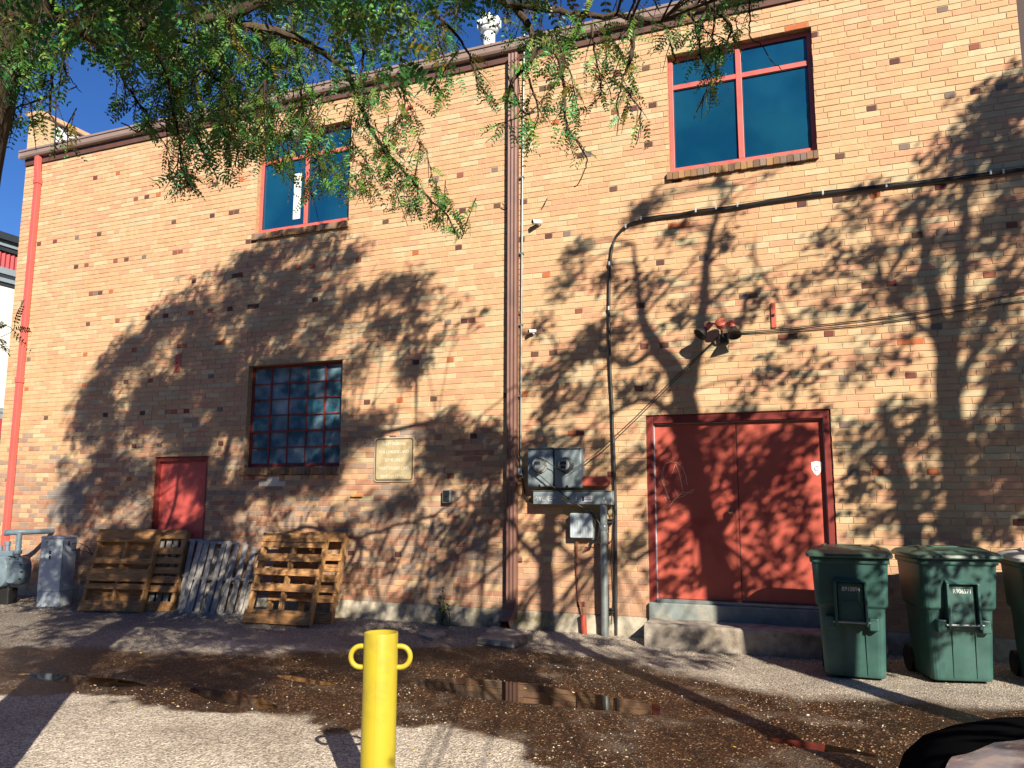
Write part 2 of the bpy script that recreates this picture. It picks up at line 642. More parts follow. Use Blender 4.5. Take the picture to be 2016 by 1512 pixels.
def puddle_field(x, y):
    d = np.full_like(x, 9.0)
    for cx, cy, a, b, t in PUDDLES:
        c, s = math.cos(t), math.sin(t)
        X, Y = (x - cx) * c + (y - cy) * s, -(x - cx) * s + (y - cy) * c
        d = np.minimum(d, np.sqrt((X / a) ** 2 + (Y / b) ** 2))
    return d


def ground_z(x, y):
    pf = puddle_field(x, y)
    n1 = vnoise(x, y, 3, 4, 1.3) - 0.5
    n2 = vnoise(x, y * 1.6, 5, 3, 5.0) - 0.5
    z = 0.022 * n1 + 0.010 * n2
    z = z - 0.028 * (1 - smooth01(pf, 0.55, 1.5))
    z = z + 0.05 * smooth01(y, -0.75, -0.05)                     # gravel banked against the wall
    far = np.maximum(smooth01(np.abs(x + 4), 14, 22), smooth01(-y, 7, 12))
    return z * (1 - far)


GZ = ground_z(GX, GY)
up_edge = np.interp(xs, [-14, -9, -6.5, -5.2, -4, -2.5, -1.4, -0.4, 0.6, 2.5], [-3.6, -3.3, -2.6, -1.9, -1.1, -1.2, -1.9, -2.3, -2.0, -1.6])
lo_edge = np.interp(xs, [-14, -9, -7, -5.3, -4.2, -3.5, -2.9, -2.25, -1.8, -0.5, 2.5], [-4.4, -4.6, -4.75, -4.62, -4.5, -4.75, -4.2, -4.6, -5.0, -6.2, -6.2])
wn = (vnoise(GX, GY, 11, 5, 2.2) - 0.5) * 0.9
wet = smooth01(GY + wn - lo_edge[None, :], -0.05, 0.12) * (1 - smooth01(GY + wn * 0.9 - up_edge[None, :], -0.25, 0.35))
pf = puddle_field(GX, GY)
wet = np.maximum(wet, 1 - smooth01(pf + wn * 0.5, 1.1, 1.9))
wet = np.clip(wet * (0.75 + 0.55 * vnoise(GX, GY, 21, 4, 4.0)), 0, 1)
grav = smooth01(GY + wn, -2.6, -1.0) * (0.38 + .3 * smooth01(-GX, 3.2, 5.0)) * (0.6 + 0.8 * vnoise(GX, GY, 31, 4, 2.0))
grav = np.maximum(grav, (1 - smooth01(GX, -9.5, -5.5)) * smooth01(GY, -4.6, -3.2) * 0.8)
nx, ny = len(xs), len(ys)
V = np.stack([GX.ravel(), GY.ravel(), GZ.ravel()], 1)
ii = (np.arange(ny - 1)[:, None] * nx + np.arange(nx - 1)[None, :]).ravel()
F = np.stack([ii, ii + 1, ii + nx + 1, ii + nx], 1)
ground = big_mesh('ground', V, F, M_GROUND, smooth=True)
ca = ground.data.color_attributes.new('Col', 'FLOAT_COLOR', 'POINT')
cc = np.zeros((len(V), 4), np.float32)
cc[:, 0] = wet.ravel()
cc[:, 1] = np.clip(grav, 0, 1).ravel()
cc[:, 2] = np.maximum(smooth01(-GY + wn, 6.3, 7.0), smooth01(GX + wn, 2.0, 3.0)).ravel()
cc[:, 3] = 1
ca.data.foreach_set('color', cc.ravel())
tag(ground, kind='structure')

for cx, cy, a, b, t in PUDDLES:
    mb = MB()
    T = Matrix.Translation((cx, cy, -0.017 - .0015 * PUDDLES.index((cx, cy, a, b, t)))) @ Matrix.Rotation(t, 4, 'Z')
    n = 28
    vs = [T @ Vector((1.35 * a * math.cos(2 * math.pi * k / n), 1.35 * b * math.sin(2 * math.pi * k / n), 0)) for k in range(n)]
    mb.add(vs, [tuple(range(n))])
    o = mb.build('puddle', M_WATER)
    tag(o, kind='structure')


def scatter_stones():
    pts = []
    n = 15000
    x = rng.uniform(-13, 2.2, n)
    y = -0.05 - np.abs(rng.normal(0, 0.55, n))
    pts.append((x, y))
    x = rng.uniform(-6.5, 2.0, 7000)
    y = rng.uniform(-5.0, -1.2, 7000)
    dens = vnoise(x, y, 41, 4, 1.7)
    k = dens + rng.uniform(-0.25, 0.25, len(x)) > 0.52
    pts.append((x[k], y[k]))
    x = np.concatenate([p[0] for p in pts])
    y = np.concatenate([p[1] for p in pts])
    k = (puddle_field(x, y) > 1.05) & (y > -5.2)
    x, y = x[k], y[k]
    n = len(x)
    r = np.clip(rng.lognormal(-5.35, 0.42, n), 0.002, 0.016)
    z = ground_z(x, y) + r * 0.25
    base = np.array([[1, 0, 0], [-1, 0, 0], [0, 1, 0], [0, -1, 0], [0, 0, 1], [0, 0, -1]], float)
    tri = np.array([[0, 2, 4], [2, 1, 4], [1, 3, 4], [3, 0, 4], [2, 0, 5], [1, 2, 5], [3, 1, 5], [0, 3, 5]])
    sc = rng.uniform(0.6, 1.3, (n, 3)) * np.array([1, 1, 0.65])
    jit = rng.uniform(0.75, 1.25, (n, 6, 1))
    P = base[None] * jit * sc[:, None, :] * r[:, None, None]
    a = rng.uniform(0, 6.28, n)
    c, s = np.cos(a)[:, None], np.sin(a)[:, None]
    Q = np.stack([P[:, :, 0] * c - P[:, :, 1] * s, P[:, :, 0] * s + P[:, :, 1] * c, P[:, :, 2]], 2)
    Q += np.stack([x, y, z], 1)[:, None, :]
    F = (np.arange(n)[:, None, None] * 6 + tri[None]).reshape(-1, 3)
    pal = np.array([[0.42, 0.36, 0.29], [0.55, 0.47, 0.37], [0.30, 0.24, 0.18], [0.62, 0.55, 0.45], [0.36, 0.22, 0.15], [0.25, 0.23, 0.22]])
    cols = pal[rng.integers(0, len(pal), n)] * rng.uniform(0.6, 1.15, (n, 1))
    o = big_mesh('gravel', Q.reshape(-1, 3), F, M_STONE, np.repeat(cols, 8, 0))
    tag(o, 'loose pale gravel scattered along the wall and wet alley', 'gravel', kind='stuff')


scatter_stones()


def scatter_litter():
    n = 300
    x = rng.uniform(-8.5, 2.0, n)
    y = rng.uniform(-5.6, -0.15, n)
    z = ground_z(x, y) + 0.006
    z = np.maximum(z, -0.012)
    L = rng.uniform(0.008, 0.020, n)
    W = L * rng.uniform(0.35, 0.6, n)
    a = rng.uniform(0, 6.28, n)
    d = np.stack([np.cos(a), np.sin(a), rng.uniform(-.25, .25, n)], 1)
    s = np.stack([-np.sin(a), np.cos(a), rng.uniform(-.4, .4, n)], 1)
    c = np.stack([x, y, z], 1)
    Q = np.stack([c - d * L[:, None], c + s * W[:, None], c + d * L[:, None], c - s * W[:, None]], 1)
    F = np.arange(4 * n).reshape(n, 4)
    pal = np.array([[0.60, 0.42, 0.06], [0.48, 0.36, 0.12], [0.40, 0.26, 0.10], [0.66, 0.58, 0.36]])
    o = big_mesh('fallen_leaves', Q.reshape(-1, 3), F, M_LITTER, pal[rng.integers(0, 4, n)])
    tag(o, 'small yellow fallen leaflets sprinkled over the ground', 'fallen leaves', kind='stuff')


scatter_litter()

# ------------------------------------------------------------------ the brick building
building = thing('brick_building', 'two storey tan brick building with red doors and windows', 'building', (0, 0, 0))
H = 0.0772
Z0 = 3.76 - 45 * H           # top of the foundation, 0.286
XL, XR = -14.05, 2.12
ZTOP = Z0 + 99 * H           # 7.93
row_z = lambda k: Z0 + k * H
OPEN = {  # x0, x1, z0, z1 (brick opening, sill course included)
    'w1': (-1.87, -0.07, row_z(72), row_z(94)), 'w2': (-8.545, -6.775, row_z(72), row_z(94)), 'w3': (-8.53, -6.79, row_z(23), row_z(45)),
    'd1': (-10.355, -9.235, 0.0, row_z(27)), 'd2': (-2.25, -0.083, 0.0, row_z(32))}


def brick_walls():
    PAL_T = np.array([[0.55, 0.355, 0.20], [0.54, 0.375, 0.22], [0.55, 0.33, 0.19], [0.57, 0.305, 0.185], [0.53, 0.405, 0.25], [0.53, 0.32, 0.18]])
    PAL_H = np.array([[0.17, 0.055, 0.045], [0.13, 0.07, 0.05], [0.20, 0.15, 0.13], [0.42, 0.13, 0.055], [0.25, 0.09, 0.06], [0.11, 0.05, 0.045]])
    PAL_R = np.array([[0.40, 0.195, 0.125], [0.36, 0.165, 0.105], [0.45, 0.26, 0.165], [0.36, 0.255, 0.19], [0.32, 0.215, 0.16], [0.48, 0.31, 0.195], [0.30, 0.235, 0.195]])
    V, F, C = [], [], []
    y_face, joint = 0.0, 0.009

    def brick(x0, x1, z0, z1, col, dy=0.0, depth=0.012):
        if x1 - x0 < 0.012:
            return
        b = 0.0016
        k = len(V)
        q = [random.uniform(-.0018, .0018) for _ in range(4)]
        fr = [(x0 + b, y_face + dy + q[0] * .2, z0 + b + q[0]), (x1 - b, y_face + dy + q[1] * .2, z0 + b + q[1]), (x1 - b, y_face + dy + q[2] * .2, z1 - b + q[2]), (x0 + b, y_face + dy + q[3] * .2, z1 - b + q[3])]
        md = [(x0, y_face + dy + 0.0018, z0 + q[0]), (x1, y_face + dy + 0.0018, z0 + q[1]), (x1, y_face + dy + 0.0018, z1 + q[2]), (x0, y_face + dy + 0.0018, z1 + q[3])]
        bk = [(x, depth, z) for x, _, z in md]
        V.extend(fr + md + bk)
        F.append((k, k + 1, k + 2, k + 3))
        for i in range(4):
            j = (i + 1) % 4
            F.append((k + 4 + i, k + 4 + j, k + j, k + i))
            F.append((k + 8 + i, k + 8 + j, k + 4 + j, k + 4 + i))
        C.extend([col] * 9)

    for r in range(100):
        z0, z1 = row_z(r) + joint * .5, row_z(r + 1) - joint * .5
        zc = (z0 + z1) / 2
        header = (r % 7 == 1)
        x = XL
        first = True
        while x < XR - 0.02:
            lowred = 1 - float(smooth01(np.array(zc + 0.35 * (noise.noise((x * 0.35, zc, 3))) + (0.0 if x < -4.1 else 0.75)), 1.35, 3.3 if x < -4.3 else 2.5))
            L = 0.285 if zc > 1.75 or x > -4 else 0.225
            if header:
                L = 0.145
            if first:
                L = (0.145 if r % 2 else L) if not header else 0.2
                first = False
            dk = header and random.random() < .15
            if dk:
                L = .112
            L *= random.uniform(0.97, 1.03)
            xa, xb = x + .004, min(x + L, XR) - .004
            x += L
            if XR - x < 0.06:
                xb = XR
                x = XR
            c = PAL_T[int(abs(5.99 * (.5 + .9 * noise.noise((x * 1.4, zc * 2.2, 5.0))) + random.uniform(-1.9, 1.9))) % 6]
            rd = random.random()
            tint = noise.noise((xa * 0.55, zc * 0.9, 8.0))
            if random.random() < lowred * 0.9:
                c = PAL_R[random.randrange(7)] * .75 + PAL_R[int(4 + 3.9 * noise.noise((xa * .5, zc, 4.0))) % 7] * .25
                if xa > -4.1:
                    c = c * 0.5 + PAL_T[3] * 0.5
            elif dk:
                c = PAL_H[random.randrange(6)]
            elif header and rd < 0.4:
                c = np.array([0.56, 0.335, 0.19])
            elif rd < 0.0015:
                c = PAL_H[3]
            elif rd < 0.02:
                c = np.array([0.46, 0.38, 0.23])
            elif tint > 0.15 and rd < 0.5:
                c = np.array([0.56, 0.33, 0.185])
            if -12.75 < xa < -11.95 and 1.32 < zc < 1.95:
                c = np.array([0.25, 0.22, 0.205])
            c = c * random.uniform(0.92, 1.05)
            segs = [(xa, xb)]
            for (ox0, ox1, oz0, oz1) in OPEN.values():
                if oz0 - 0.001 < zc < oz1:
                    ns = []
                    for a, b in segs:
                        if b <= ox0 or a >= ox1:
                            ns.append((a, b))
                            continue
                        if a < ox0:
                            ns.append((a, ox0 + random.uniform(-.004, .003)))
                        if b > ox1:
                            ns.append((ox1 + random.uniform(-.003, .004), b))
                    segs = ns
            dy = random.uniform(-0.0015, 0.0015)
            for a, b in segs:
                brick(a, b, z0, z1, c, dy)
    # stray thin headers between stretchers
    brick_o = big_mesh('brick_wall', V, F, M_BRICK, C, building)

    # mortar bed + reveals of the openings (real depth)
    mb = MB()
    xsb = sorted({XL, XR} | {o[0] for o in OPEN.values()} | {o[1] for o in OPEN.values()})
    zsb = sorted({Z0, ZTOP} | {o[2] for o in OPEN.values() if o[2] > Z0} | {o[3] for o in OPEN.values()})
    for i in range(len(xsb) - 1):
        for j in range(len(zsb) - 1):
            xc, zc = (xsb[i] + xsb[i + 1]) / 2, (zsb[j] + zsb[j + 1]) / 2
            if any(o[0] < xc < o[1] and o[2] < zc < o[3] for o in OPEN.values()):
                continue
            mb.add([(xsb[i], 0.0068, zsb[j]), (xsb[i + 1], 0.0068, zsb[j]), (xsb[i + 1], 0.0068, zsb[j + 1]), (xsb[i], 0.0068, zsb[j + 1])], [(0, 1, 2, 3)])
    mb.build('mortar', M_MORTAR, brick_o)
    RVM = pm('reveal_brick', (0.40, 0.24, 0.12), 0.9, var=0.35, vscale=14, stretch=(1, 1, 3), bump=0.4, bscale=40)
    for (x0, x1, z0, z1) in OPEN.values():
        rv = MB()
        z0 = max(z0, 0.0)
        rv.add([(x0, .004, z0), (x0, .16, z0), (x0, .16, z1), (x0, .004, z1)], [(0, 1, 2, 3)])
        rv.add([(x1, .004, z0), (x1, .16, z0), (x1, .16, z1), (x1, .004, z1)], [(3, 2, 1, 0)])
        rv.add([(x0, .004, z1), (x1, .004, z1), (x1, .16, z1), (x0, .16, z1)], [(0, 1, 2, 3)])
        rv.build('reveal', RVM, brick_o)
    # shell: sides, back, roof
    sh = MB()
    sh.box(XL, XL + 0.3, 0.0085, 12, -0.1, ZTOP)
    sh.box(XL + 0.3, 6.0, 11.7, 12, -0.1, ZTOP)
    sh.box(XL + 0.3, 6.0, 0.55, 0.6, -0.1, ZTOP)
    sh.box(XR + .45, 6.0, 0.0, 0.3, -0.1, ZTOP)
    sh.build('outer_wall', M_COURSE, building)


brick_walls()

# foundation band, with the brick-end panel at the right
mb = MB()
for a, b in ((XL, OPEN['d1'][0]), (OPEN['d1'][1], OPEN['d2'][0] - 0.003), (OPEN['d2'][1] + 0.003, XR)):
    n = max(2, int((b - a) / 0.12))
    vs = []
    for k in range(n + 1):
        x = a + (b - a) * k / n
        w = 0.012 * noise.noise((x * 2.1, 0, 0))
        vs += [(x, -0.035 + w, -0.15), (x, -0.03 + w * .8, 0.17 + 0.03 * noise.noise((x * 3, 1, 0))), (x, -0.012 + w * .3, Z0 - 0.012 + 0.012 * noise.noise((x * 4, 2, 0))), (x, 0.012, Z0)]
    mb.add(vs, [(4 * k + j, 4 * k + 4 + j, 4 * k + 5 + j, 4 * k + 1 + j) for k in range(n) for j in range(3)])
fo = mb.build('foundation', M_CONC, building, smooth=True)

# panel where the next bay begins; near-black colour paints the recess's shade
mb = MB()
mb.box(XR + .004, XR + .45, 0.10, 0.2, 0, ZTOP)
mb.build('recess_shade_panel', pm('recess_shade', (0.03, 0.008, 0.008), 0.6), building)

# gutter, soffit board, roof
g = MB()
prof = [(-0.135, 8.205), (-0.135, 8.17), (-0.118, 8.165), (-0.118, 8.09), (-0.10, 8.06), (-0.03, 8.05), (-0.03, 8.205), (-0.045, 8.205), (-0.045, 8.06), (-0.095, 8.07), (-0.105, 8.10), (-0.105, 8.195), (-0.12, 8.205)]
xe = (-14.10, 2.6)
vs = [(x, y, z) for x in xe for y, z in prof]
n = len(prof)
g.add(vs, [(k, (k + 1) % n, (k + 1) % n + n, k + n) for k in range(n)])
g.box(-14.10, -14.095, -0.13, -0.03, 8.055, 8.20)
gut = g.build('gutter', M_GUTTER, building)
s = MB()
s.box(XL, 2.6, -0.028, 0.05, ZTOP + .002, 8.2)
s.build('fascia_board', M_SOFFIT, building)
r = MB()
r.add([(XL + .25, -0.03, 8.215), (2.6, -0.03, 8.215), (2.6, 12, 8.5), (XL + .25, 12, 8.5)], [(0, 1, 2, 3)])
r.build('roof', pm('roof_membrane', (0.2, 0.2, 0.2), 0.8), building)
# raised left parapet
pb = MB()
pb.box(XL - .02, -13.80, -0.0, 0.32, 8.205, 8.93)
pb.build('parapet_pier', M_COURSE, building)
pb = MB()
pb.box(XL, -13.83, 0.322, 5.0, 8.205, 8.90)
pb.build('parapet', M_STUCCO, building)
pb = MB()
pb.box(XL - .05, -13.76, -0.03, 5.0, 8.932, 9.02)
pb.build('coping', pm('coping_stone', (0.55, 0.33, 0.20), 0.8, var=0.2), building, bevel=0.01)

# downspouts
d = MB()
xc, _ = -3.99, 0
w = .055


def ribbed(mb, x0, x1, y0, y1, z0, z1):
    n = 5
    pr = []
    for k in range(n + 1):
        x = x0 + (x1 - x0) * k / n
        pr += [(x, y0 + (0.010 if k % 2 else 0.0))]
    pr = [(x0, y1)] + pr + [(x1, y1)]
    m = len(pr)
    v = [(x, y, z0) for x, y in pr] + [(x, y, z1) for x, y in pr]
    mb.add(v, [(k, (k + 1) % m, (k + 1) % m + m, k + m) for k in range(m)] + [tuple(range(m))[::-1], tuple(range(m, 2 * m))])


ribbed(d, -4.095, -3.965, -0.115, -0.02, 0.42, 8.0)
# kicked-out shoe at the foot
v = [(-4.095, -0.115, 0.42), (-3.965, -0.115, 0.42), (-3.965, -0.02, 0.42), (-4.095, -0.02, 0.42),
     (-4.10, -0.13, 0.30), (-3.97, -0.13, 0.30), (-3.97, -0.03, 0.24), (-4.10, -0.03, 0.24),
     (-4.13, -0.26, 0.17), (-4.0, -0.26, 0.17), (-4.0, -0.21, 0.06), (-4.13, -0.21, 0.06)]
d.add(v, [(0, 1, 5, 4), (1, 2, 6, 5), (2, 3, 7, 6), (3, 0, 4, 7), (4, 5, 9, 8), (5, 6, 10, 9), (6, 7, 11, 10), (7, 4, 8, 11)])
ds = d.build('downspout', M_BROWN, building)
for z in (0.9, 1.95, 4.2, 6.6):
    b = MB()
    b.box(-4.15, -3.91, -0.022, -0.012, z, z + .05)
    b.box(-3.964, -3.915, -0.03, -0.022, z + .008, z + .042)
    b.build('strap', M_BROWN, ds)
d = MB()
v0 = [(-13.66, -0.01), (-13.56, -0.01), (-13.56, -0.10), (-13.66, -0.10)]
secs = [[(x, y, z) for x, y in v0] for z in (0.55, 1.0, 3.8, 3.82, 7.55)]
secs.append([(x, y - 0.01, 7.66) for x, y in v0])
secs.append([(x - .01, y - 0.02, 7.78) for x, y in v0])
secs.append([(x - .02, y - 0.02, 8.04) for x, y in v0])
d.loft(secs)
d.box(-13.672, -13.548, -0.112, -0.005, 3.75, 3.86)
d.box(-13.672, -13.548, -0.112, -0.005, 7.5, 7.6)
d.build('downspout', pm('red_downspout', (0.50, 0.105, 0.088), 0.4, var=0.1, vscale=2), building, bevel=0.012)['label'] = 'pinkish red square downspout'


# ------------------------------------------------------------------ windows and doors (parts of the building)
def frame_rect(mb, x0, x1, z0, z1, w, y0, y1, wb=None):
    wb = wb or w
    mb.box(x0, x0 + w, y0, y1, z0, z1)
    mb.box(x1 - w, x1, y0, y1, z0, z1)
    mb.box(x0 + w + .0, x1 - w, y0 + .0005, y1, z0, z0 + wb)
    mb.box(x0 + w, x1 - w, y0 + .0005, y1, z1 - w, z1)


def rowlock(parent, x0, x1, ztop, h=0.115, proj=0.045, tilt=0.02, pal=0):
    V, F, C = [], [], []
    x = x0
    P = np.array([[0.26, 0.15, 0.08], [0.22, 0.13, 0.08], [0.20, 0.15, 0.12], [0.30, 0.18, 0.09], [0.16, 0.10, 0.07]])
    while x < x1 - .02:
        L = random.uniform(0.072, 0.082)
        a, b = x + .004, min(x + L, x1) - .004
        x += L
        dz = random.uniform(-.006, .006)
        k = len(V)
        yf = -proj + random.uniform(-.006, .006)
        V += [(a, yf, ztop - h + dz), (b, yf, ztop - h + dz), (b, yf, ztop - tilt + dz), (a, yf, ztop - tilt + dz),
              (a, 0.10, ztop - h + dz), (b, 0.10, ztop - h + dz), (b, 0.10, ztop), (a, 0.10, ztop)]
        F += [(k, k + 1, k + 2, k + 3), (k + 3, k + 2, k + 6, k + 7), (k + 1, k + 5, k + 6, k + 2), (k + 4, k, k + 3, k + 7), (k + 4, k + 5, k + 1, k)]
        C += [P[random.randrange(5)] * random.uniform(.85, 1.2)] * 5
    o = big_mesh('sill', V, F, M_BRICK, C, parent)
    m = MB()
    m.box(x0 + .002, x1 - .002, -proj + .012, 0.098, ztop - h + .008, ztop - tilt - .008)
    m.build('sill_mortar', M_MORTAR, parent)
    return o


def modern_window(key, mull_x, trans_z, label):
    x0, x1, z0, z1 = OPEN[key]
    zs = 5.925
    f = MB()
    yb0, yb1 = 0.085, 0.15
    frame_rect(f, x0 + .003, x1 - .003, zs, z1 - .003, 0.055, yb0, yb1, 0.075)
    f.box(mull_x - .035, mull_x + .035, yb0 - .004, yb1, zs + .0745, z1 - .058)
    f.box(x0 + .058, mull_x - .035, yb0 + .002, yb1, trans_z - .032, trans_z + .032)
    f.box(mull_x + .035, x1 - .058, yb0 + .002, yb1, trans_z - .032, trans_z + .032)
    win = f.build('window', M_FRAME, building, bevel=0.004)
    win['label'] = label
    # beads round each pane
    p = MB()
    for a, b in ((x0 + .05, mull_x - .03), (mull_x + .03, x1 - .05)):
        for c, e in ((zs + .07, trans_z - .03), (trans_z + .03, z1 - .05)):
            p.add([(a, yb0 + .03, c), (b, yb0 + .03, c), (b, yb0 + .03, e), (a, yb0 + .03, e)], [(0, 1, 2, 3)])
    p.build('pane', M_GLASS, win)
    b = MB()
    for a, bb in ((x0 + .058, mull_x - .035), (mull_x + .035, x1 - .058)):
        for c, e in ((zs + .0755, trans_z - .0325), (trans_z + .0325, z1 - .0585)):
            frame_rect(b, a, bb, c, e, .008, yb0 + .012, yb0 + .029)
    b.build('glazing_bead', pm('dark_bead', (0.05, 0.03, 0.035), 0.6), win)
    rowlock(win, x0 - .03, x1 + .015, zs - .001, h=.118)
    bk = MB()
    bk.box(x0, x1, 0.16, 0.2, zs, z1)
    bk.build('backing', M_DARK, win)
    return win


x_m1, _ = wp(1456, 200, 0.08)
_, z_t1 = wp(1456, 148, 0.08)
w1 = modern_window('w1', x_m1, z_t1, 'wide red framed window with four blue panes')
x_m2, _ = wp(604, 350, 0.08)
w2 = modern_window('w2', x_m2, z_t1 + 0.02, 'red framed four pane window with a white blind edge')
bl = MB()
xa, za = wp(576, 432, 0.11)
xb, zb = wp(594, 340, 0.11)
bl.box(xa, xb, 0.1135, 0.1145, za, zb)
bl.build('blind_edge', M_WHITE, w2)

# old steel sash window, 5 x 6 panes
x0, x1, z0, z1 = OPEN['w3']
zs = z0 + 0.13
f = MB()
frame_rect(f, x0 + .003, x1 - .003, zs, z1 - .003, 0.035, 0.10, 0.15, 0.05)
nxp, nzp = 5, 6
gx = [x0 + .03 + (x1 - x0 - .06) * k / nxp for k in range(nxp + 1)]
gz = [zs + .045 + (z1 - zs - .08) * k / nzp for k in range(nzp + 1)]
for k in range(1, nxp):
    ww = .014 if k in (1, 4) else .009
    f.box(gx[k] - ww, gx[k] + ww, 0.105 if k in (1, 4) else .11, .145, gz[0], gz[-1])
for k in range(1, nzp):
    ww = .014 if k in (2,) else .009
    f.box(gx[0], gx[-1], 0.1085 if k != 2 else .1035, .1443, gz[k] - ww, gz[k] + ww)
w3 = f.build('window', M_DARKRED, building)
w3['label'] = 'old steel window of thirty small dusty panes'
p = MB()
for i in range(nxp):
    for j in range(nzp):
        a = random.uniform(-.006, .006)
        c = random.uniform(-.006, .006)
        p.add([(gx[i] + .003, .127 + a, gz[j] + .003), (gx[i + 1] - .003, .127 - a, gz[j] + .003), (gx[i + 1] - .003, .127 - a + c, gz[j + 1] - .003), (gx[i] + .003, .127 + a + c, gz[j + 1] - .003)], [(0, 1, 2, 3)])
p.build('pane', M_GLASSOLD, w3)
rowlock(w3, x0 - .05, x1 + .01, zs - .001, h=0.125, proj=0.03)
bk = MB()
bk.box(x0, x1, 0.165, 0.2, zs, z1)
bk.build('backing', M_DARK, w3)
lt = MB()
lt.box(x0 - .05, x1 + .06, -0.004, 0.008, z1 + .004, z1 + .05)
lt.build('lintel', pm('lintel_stone', (0.36, 0.27, 0.17), 0.9, var=0.2), w3)

# single door
x0, x1, z0, z1 = OPEN['d1']
f = MB()
frame_rect(f, x0 + .002, x1 - .002, 0.03, z1 - .002, 0.07, 0.035, 0.15)
d1 = f.build('door_frame', M_DARKRED, building, bevel=.004)
d1['label'] = 'frame of the narrow red door behind the pallets'
m = MB()
m.box(x0 + .073, x1 - .073, 0.09, 0.14, 0.1, z1 - .073)
m.build('door', pm('narrow_door_paint', (0.54, 0.095, 0.08), 0.42, var=0.1, vscale=4, second=(0.36, 0.05, 0.045), sscale=2), d1)
m = MB()
T = Matrix.Translation((x1 - .14, .09, 1.02)) @ Matrix.Rotation(math.pi / 2, 4, 'X')
m.lathe([(0.03, 0), (0.03, .012), (0.012, .015), (0.012, .04), (.028, .05), (.03, .065), (.02, .08)], 16, T=T)
m.build('knob', M_DARK, d1, smooth=True)

# double door on its painted concrete sill
x0, x1, z0, z1 = OPEN['d2']
zsill = 0.475
f = MB()
f.box(x0 + .002, x0 + .085, 0.02, 0.15, zsill, z1 - .002)
f.box(x1 - .085, x1 - .002, 0.02, 0.15, zsill, z1 - .002)
f.box(x0 + .085, x1 - .085, 0.0205, 0.15, z1 - .10, z1 - .002)
dd = f.build('double_door', M_DARKRED, building, bevel=.006)
dd['label'] = 'wide red double door in a dark red frame'
xm = (x0 + x1) / 2 - .01
for a, b in ((x0 + .092, xm - .004), (xm + .004, x1 - .092)):
    m = MB()
    m.box(a, b, 0.085, 0.13, zsill + .045, z1 - .115)
    m.build('door_leaf', M_RED, dd, bevel=.003)
m = MB()
m.box(xm - .02, xm + .012, 0.079, 0.0845, zsill + .05, z1 - .12)
m.build('astragal', M_RED, dd)
m = MB()
m.box(xm + .0125, xm + .0215, 0.082, 0.0846, zsill + .05, z1 - .12)
m.build('gap_shade_strip', M_DARK, dd)  # dark strip painted in for the shaded gap between the leaves
m = MB()
m.box(x0 + .086, x0 + .094, 0.06, 0.084, zsill + .03, z1 - .1)
m.box(x1 - .094, x1 - .086, 0.06, 0.084, zsill + .03, z1 - .1)
m.box(x0 + .095, x1 - .095, 0.0605, 0.084, z1 - .112, z1 - .104)
m.build('weather_strip', M_PALEGREY, dd)
m = MB()
m.box(x0 + .09, x1 - .09, 0.0, 0.12, zsill + .002, zsill + .04)
m.build('threshold', M_GALV, dd, bevel=.004)
kx, kz = wp(1438, 1007, 0.05)
m = MB()
T = Matrix.Translation((kx, .079, kz)) @ Matrix.Rotation(math.pi / 2, 4, 'X')
m.lathe([(0.036, 0), (0.034, .008), (0.013, .012), (0.013, .035), (.026, .045), (.03, .062), (.022, .078), (.008, .08)], 20, T=T)
m.build('knob', M_STEEL, dd, smooth=True)
m = MB()
sx, sz = wp(1608, 922, .08)
m.prism([(sx - .06, sz + .07), (sx, sz + .085), (sx + .06, sz + .07), (sx + .055, sz - .01), (sx + .03, sz - .06), (sx, sz - .085), (sx - .03, sz - .06), (sx - .055, sz - .01)], 0.0825, 0.0845)
st = m.build('shield_sticker', M_WHITE, dd)
m = MB()
m.tube([(sx + .022 * math.cos(t), .081, sz + .028 * math.sin(t)) for t in np.linspace(.5, 5.6, 10)], .006, 5)
m.build('sticker_mark', pm('mauve_print', (0.45, 0.35, 0.5), .5), dd)
# scratched scrawl on the left leaf
m = MB()


def scr(pts, r, y, mb, jig=0.0):
    P = [wp(u, v, y) for u, v in pts]
    mb.tube([(x, y, z) for x, z in P], r, 4)


scr([(1318, 984), (1310, 965), (1303, 945), (1303, 928), (1309, 914), (1320, 909), (1333, 911), (1343, 920), (1350, 936), (1353, 955)], .0035, .083, m)
scr([(1330, 912), (1324, 930), (1319, 939)], .003, .0832, m)
scr([(1331, 915), (1338, 935), (1344, 965)], .003, .0828, m)
scr([(1308, 918), (1305, 935), (1308, 955), (1318, 983)], .0025, .0829, m)
scr([(1312, 986), (1308, 979), (1314, 979), (1320, 988), (1332, 980), (1346, 977), (1360, 965), (1367, 963), (1360, 971), (1344, 968), (1330, 982), (1312, 1002)], .0035, .0831, m)
scr([(1328, 962), (1334, 975), (1347, 972), (1346, 968)], .003, .0833, m)
m.build('scrawl', M_SCRATCH, dd)
cb = MB()
cb.box(x0 + .004, x1 - .004, -0.06, 0.16, -0.05, zsill - .0)
ps = cb.build('door_sill', M_CONCBLUE, building, bevel=.012)

st = MB()
sxa, sya = gp(1266, 1283)
a0 = Vector((-2.24, -0.62, 0))
n = 16
secs = []
for k in range(n + 1):
    x = -2.22 + 2.1 * k / n
    w = .01 * noise.noise((x * 2, 5, 1))
    z = 0.285 + .016 * noise.noise((x * 1.7, 2, 2))
    secs.append([(x, -0.46 + w, -0.05), (x, -0.45 + w, z - .02), (x, -0.42 + w, z), (x, -0.062, z + .01), (x, -0.062, -0.05)])
st.loft(secs)
o = st.build('concrete_step', M_CONC2, bevel=.01)
tag(o, 'low cracked concrete step on the ground below the double door', 'step')

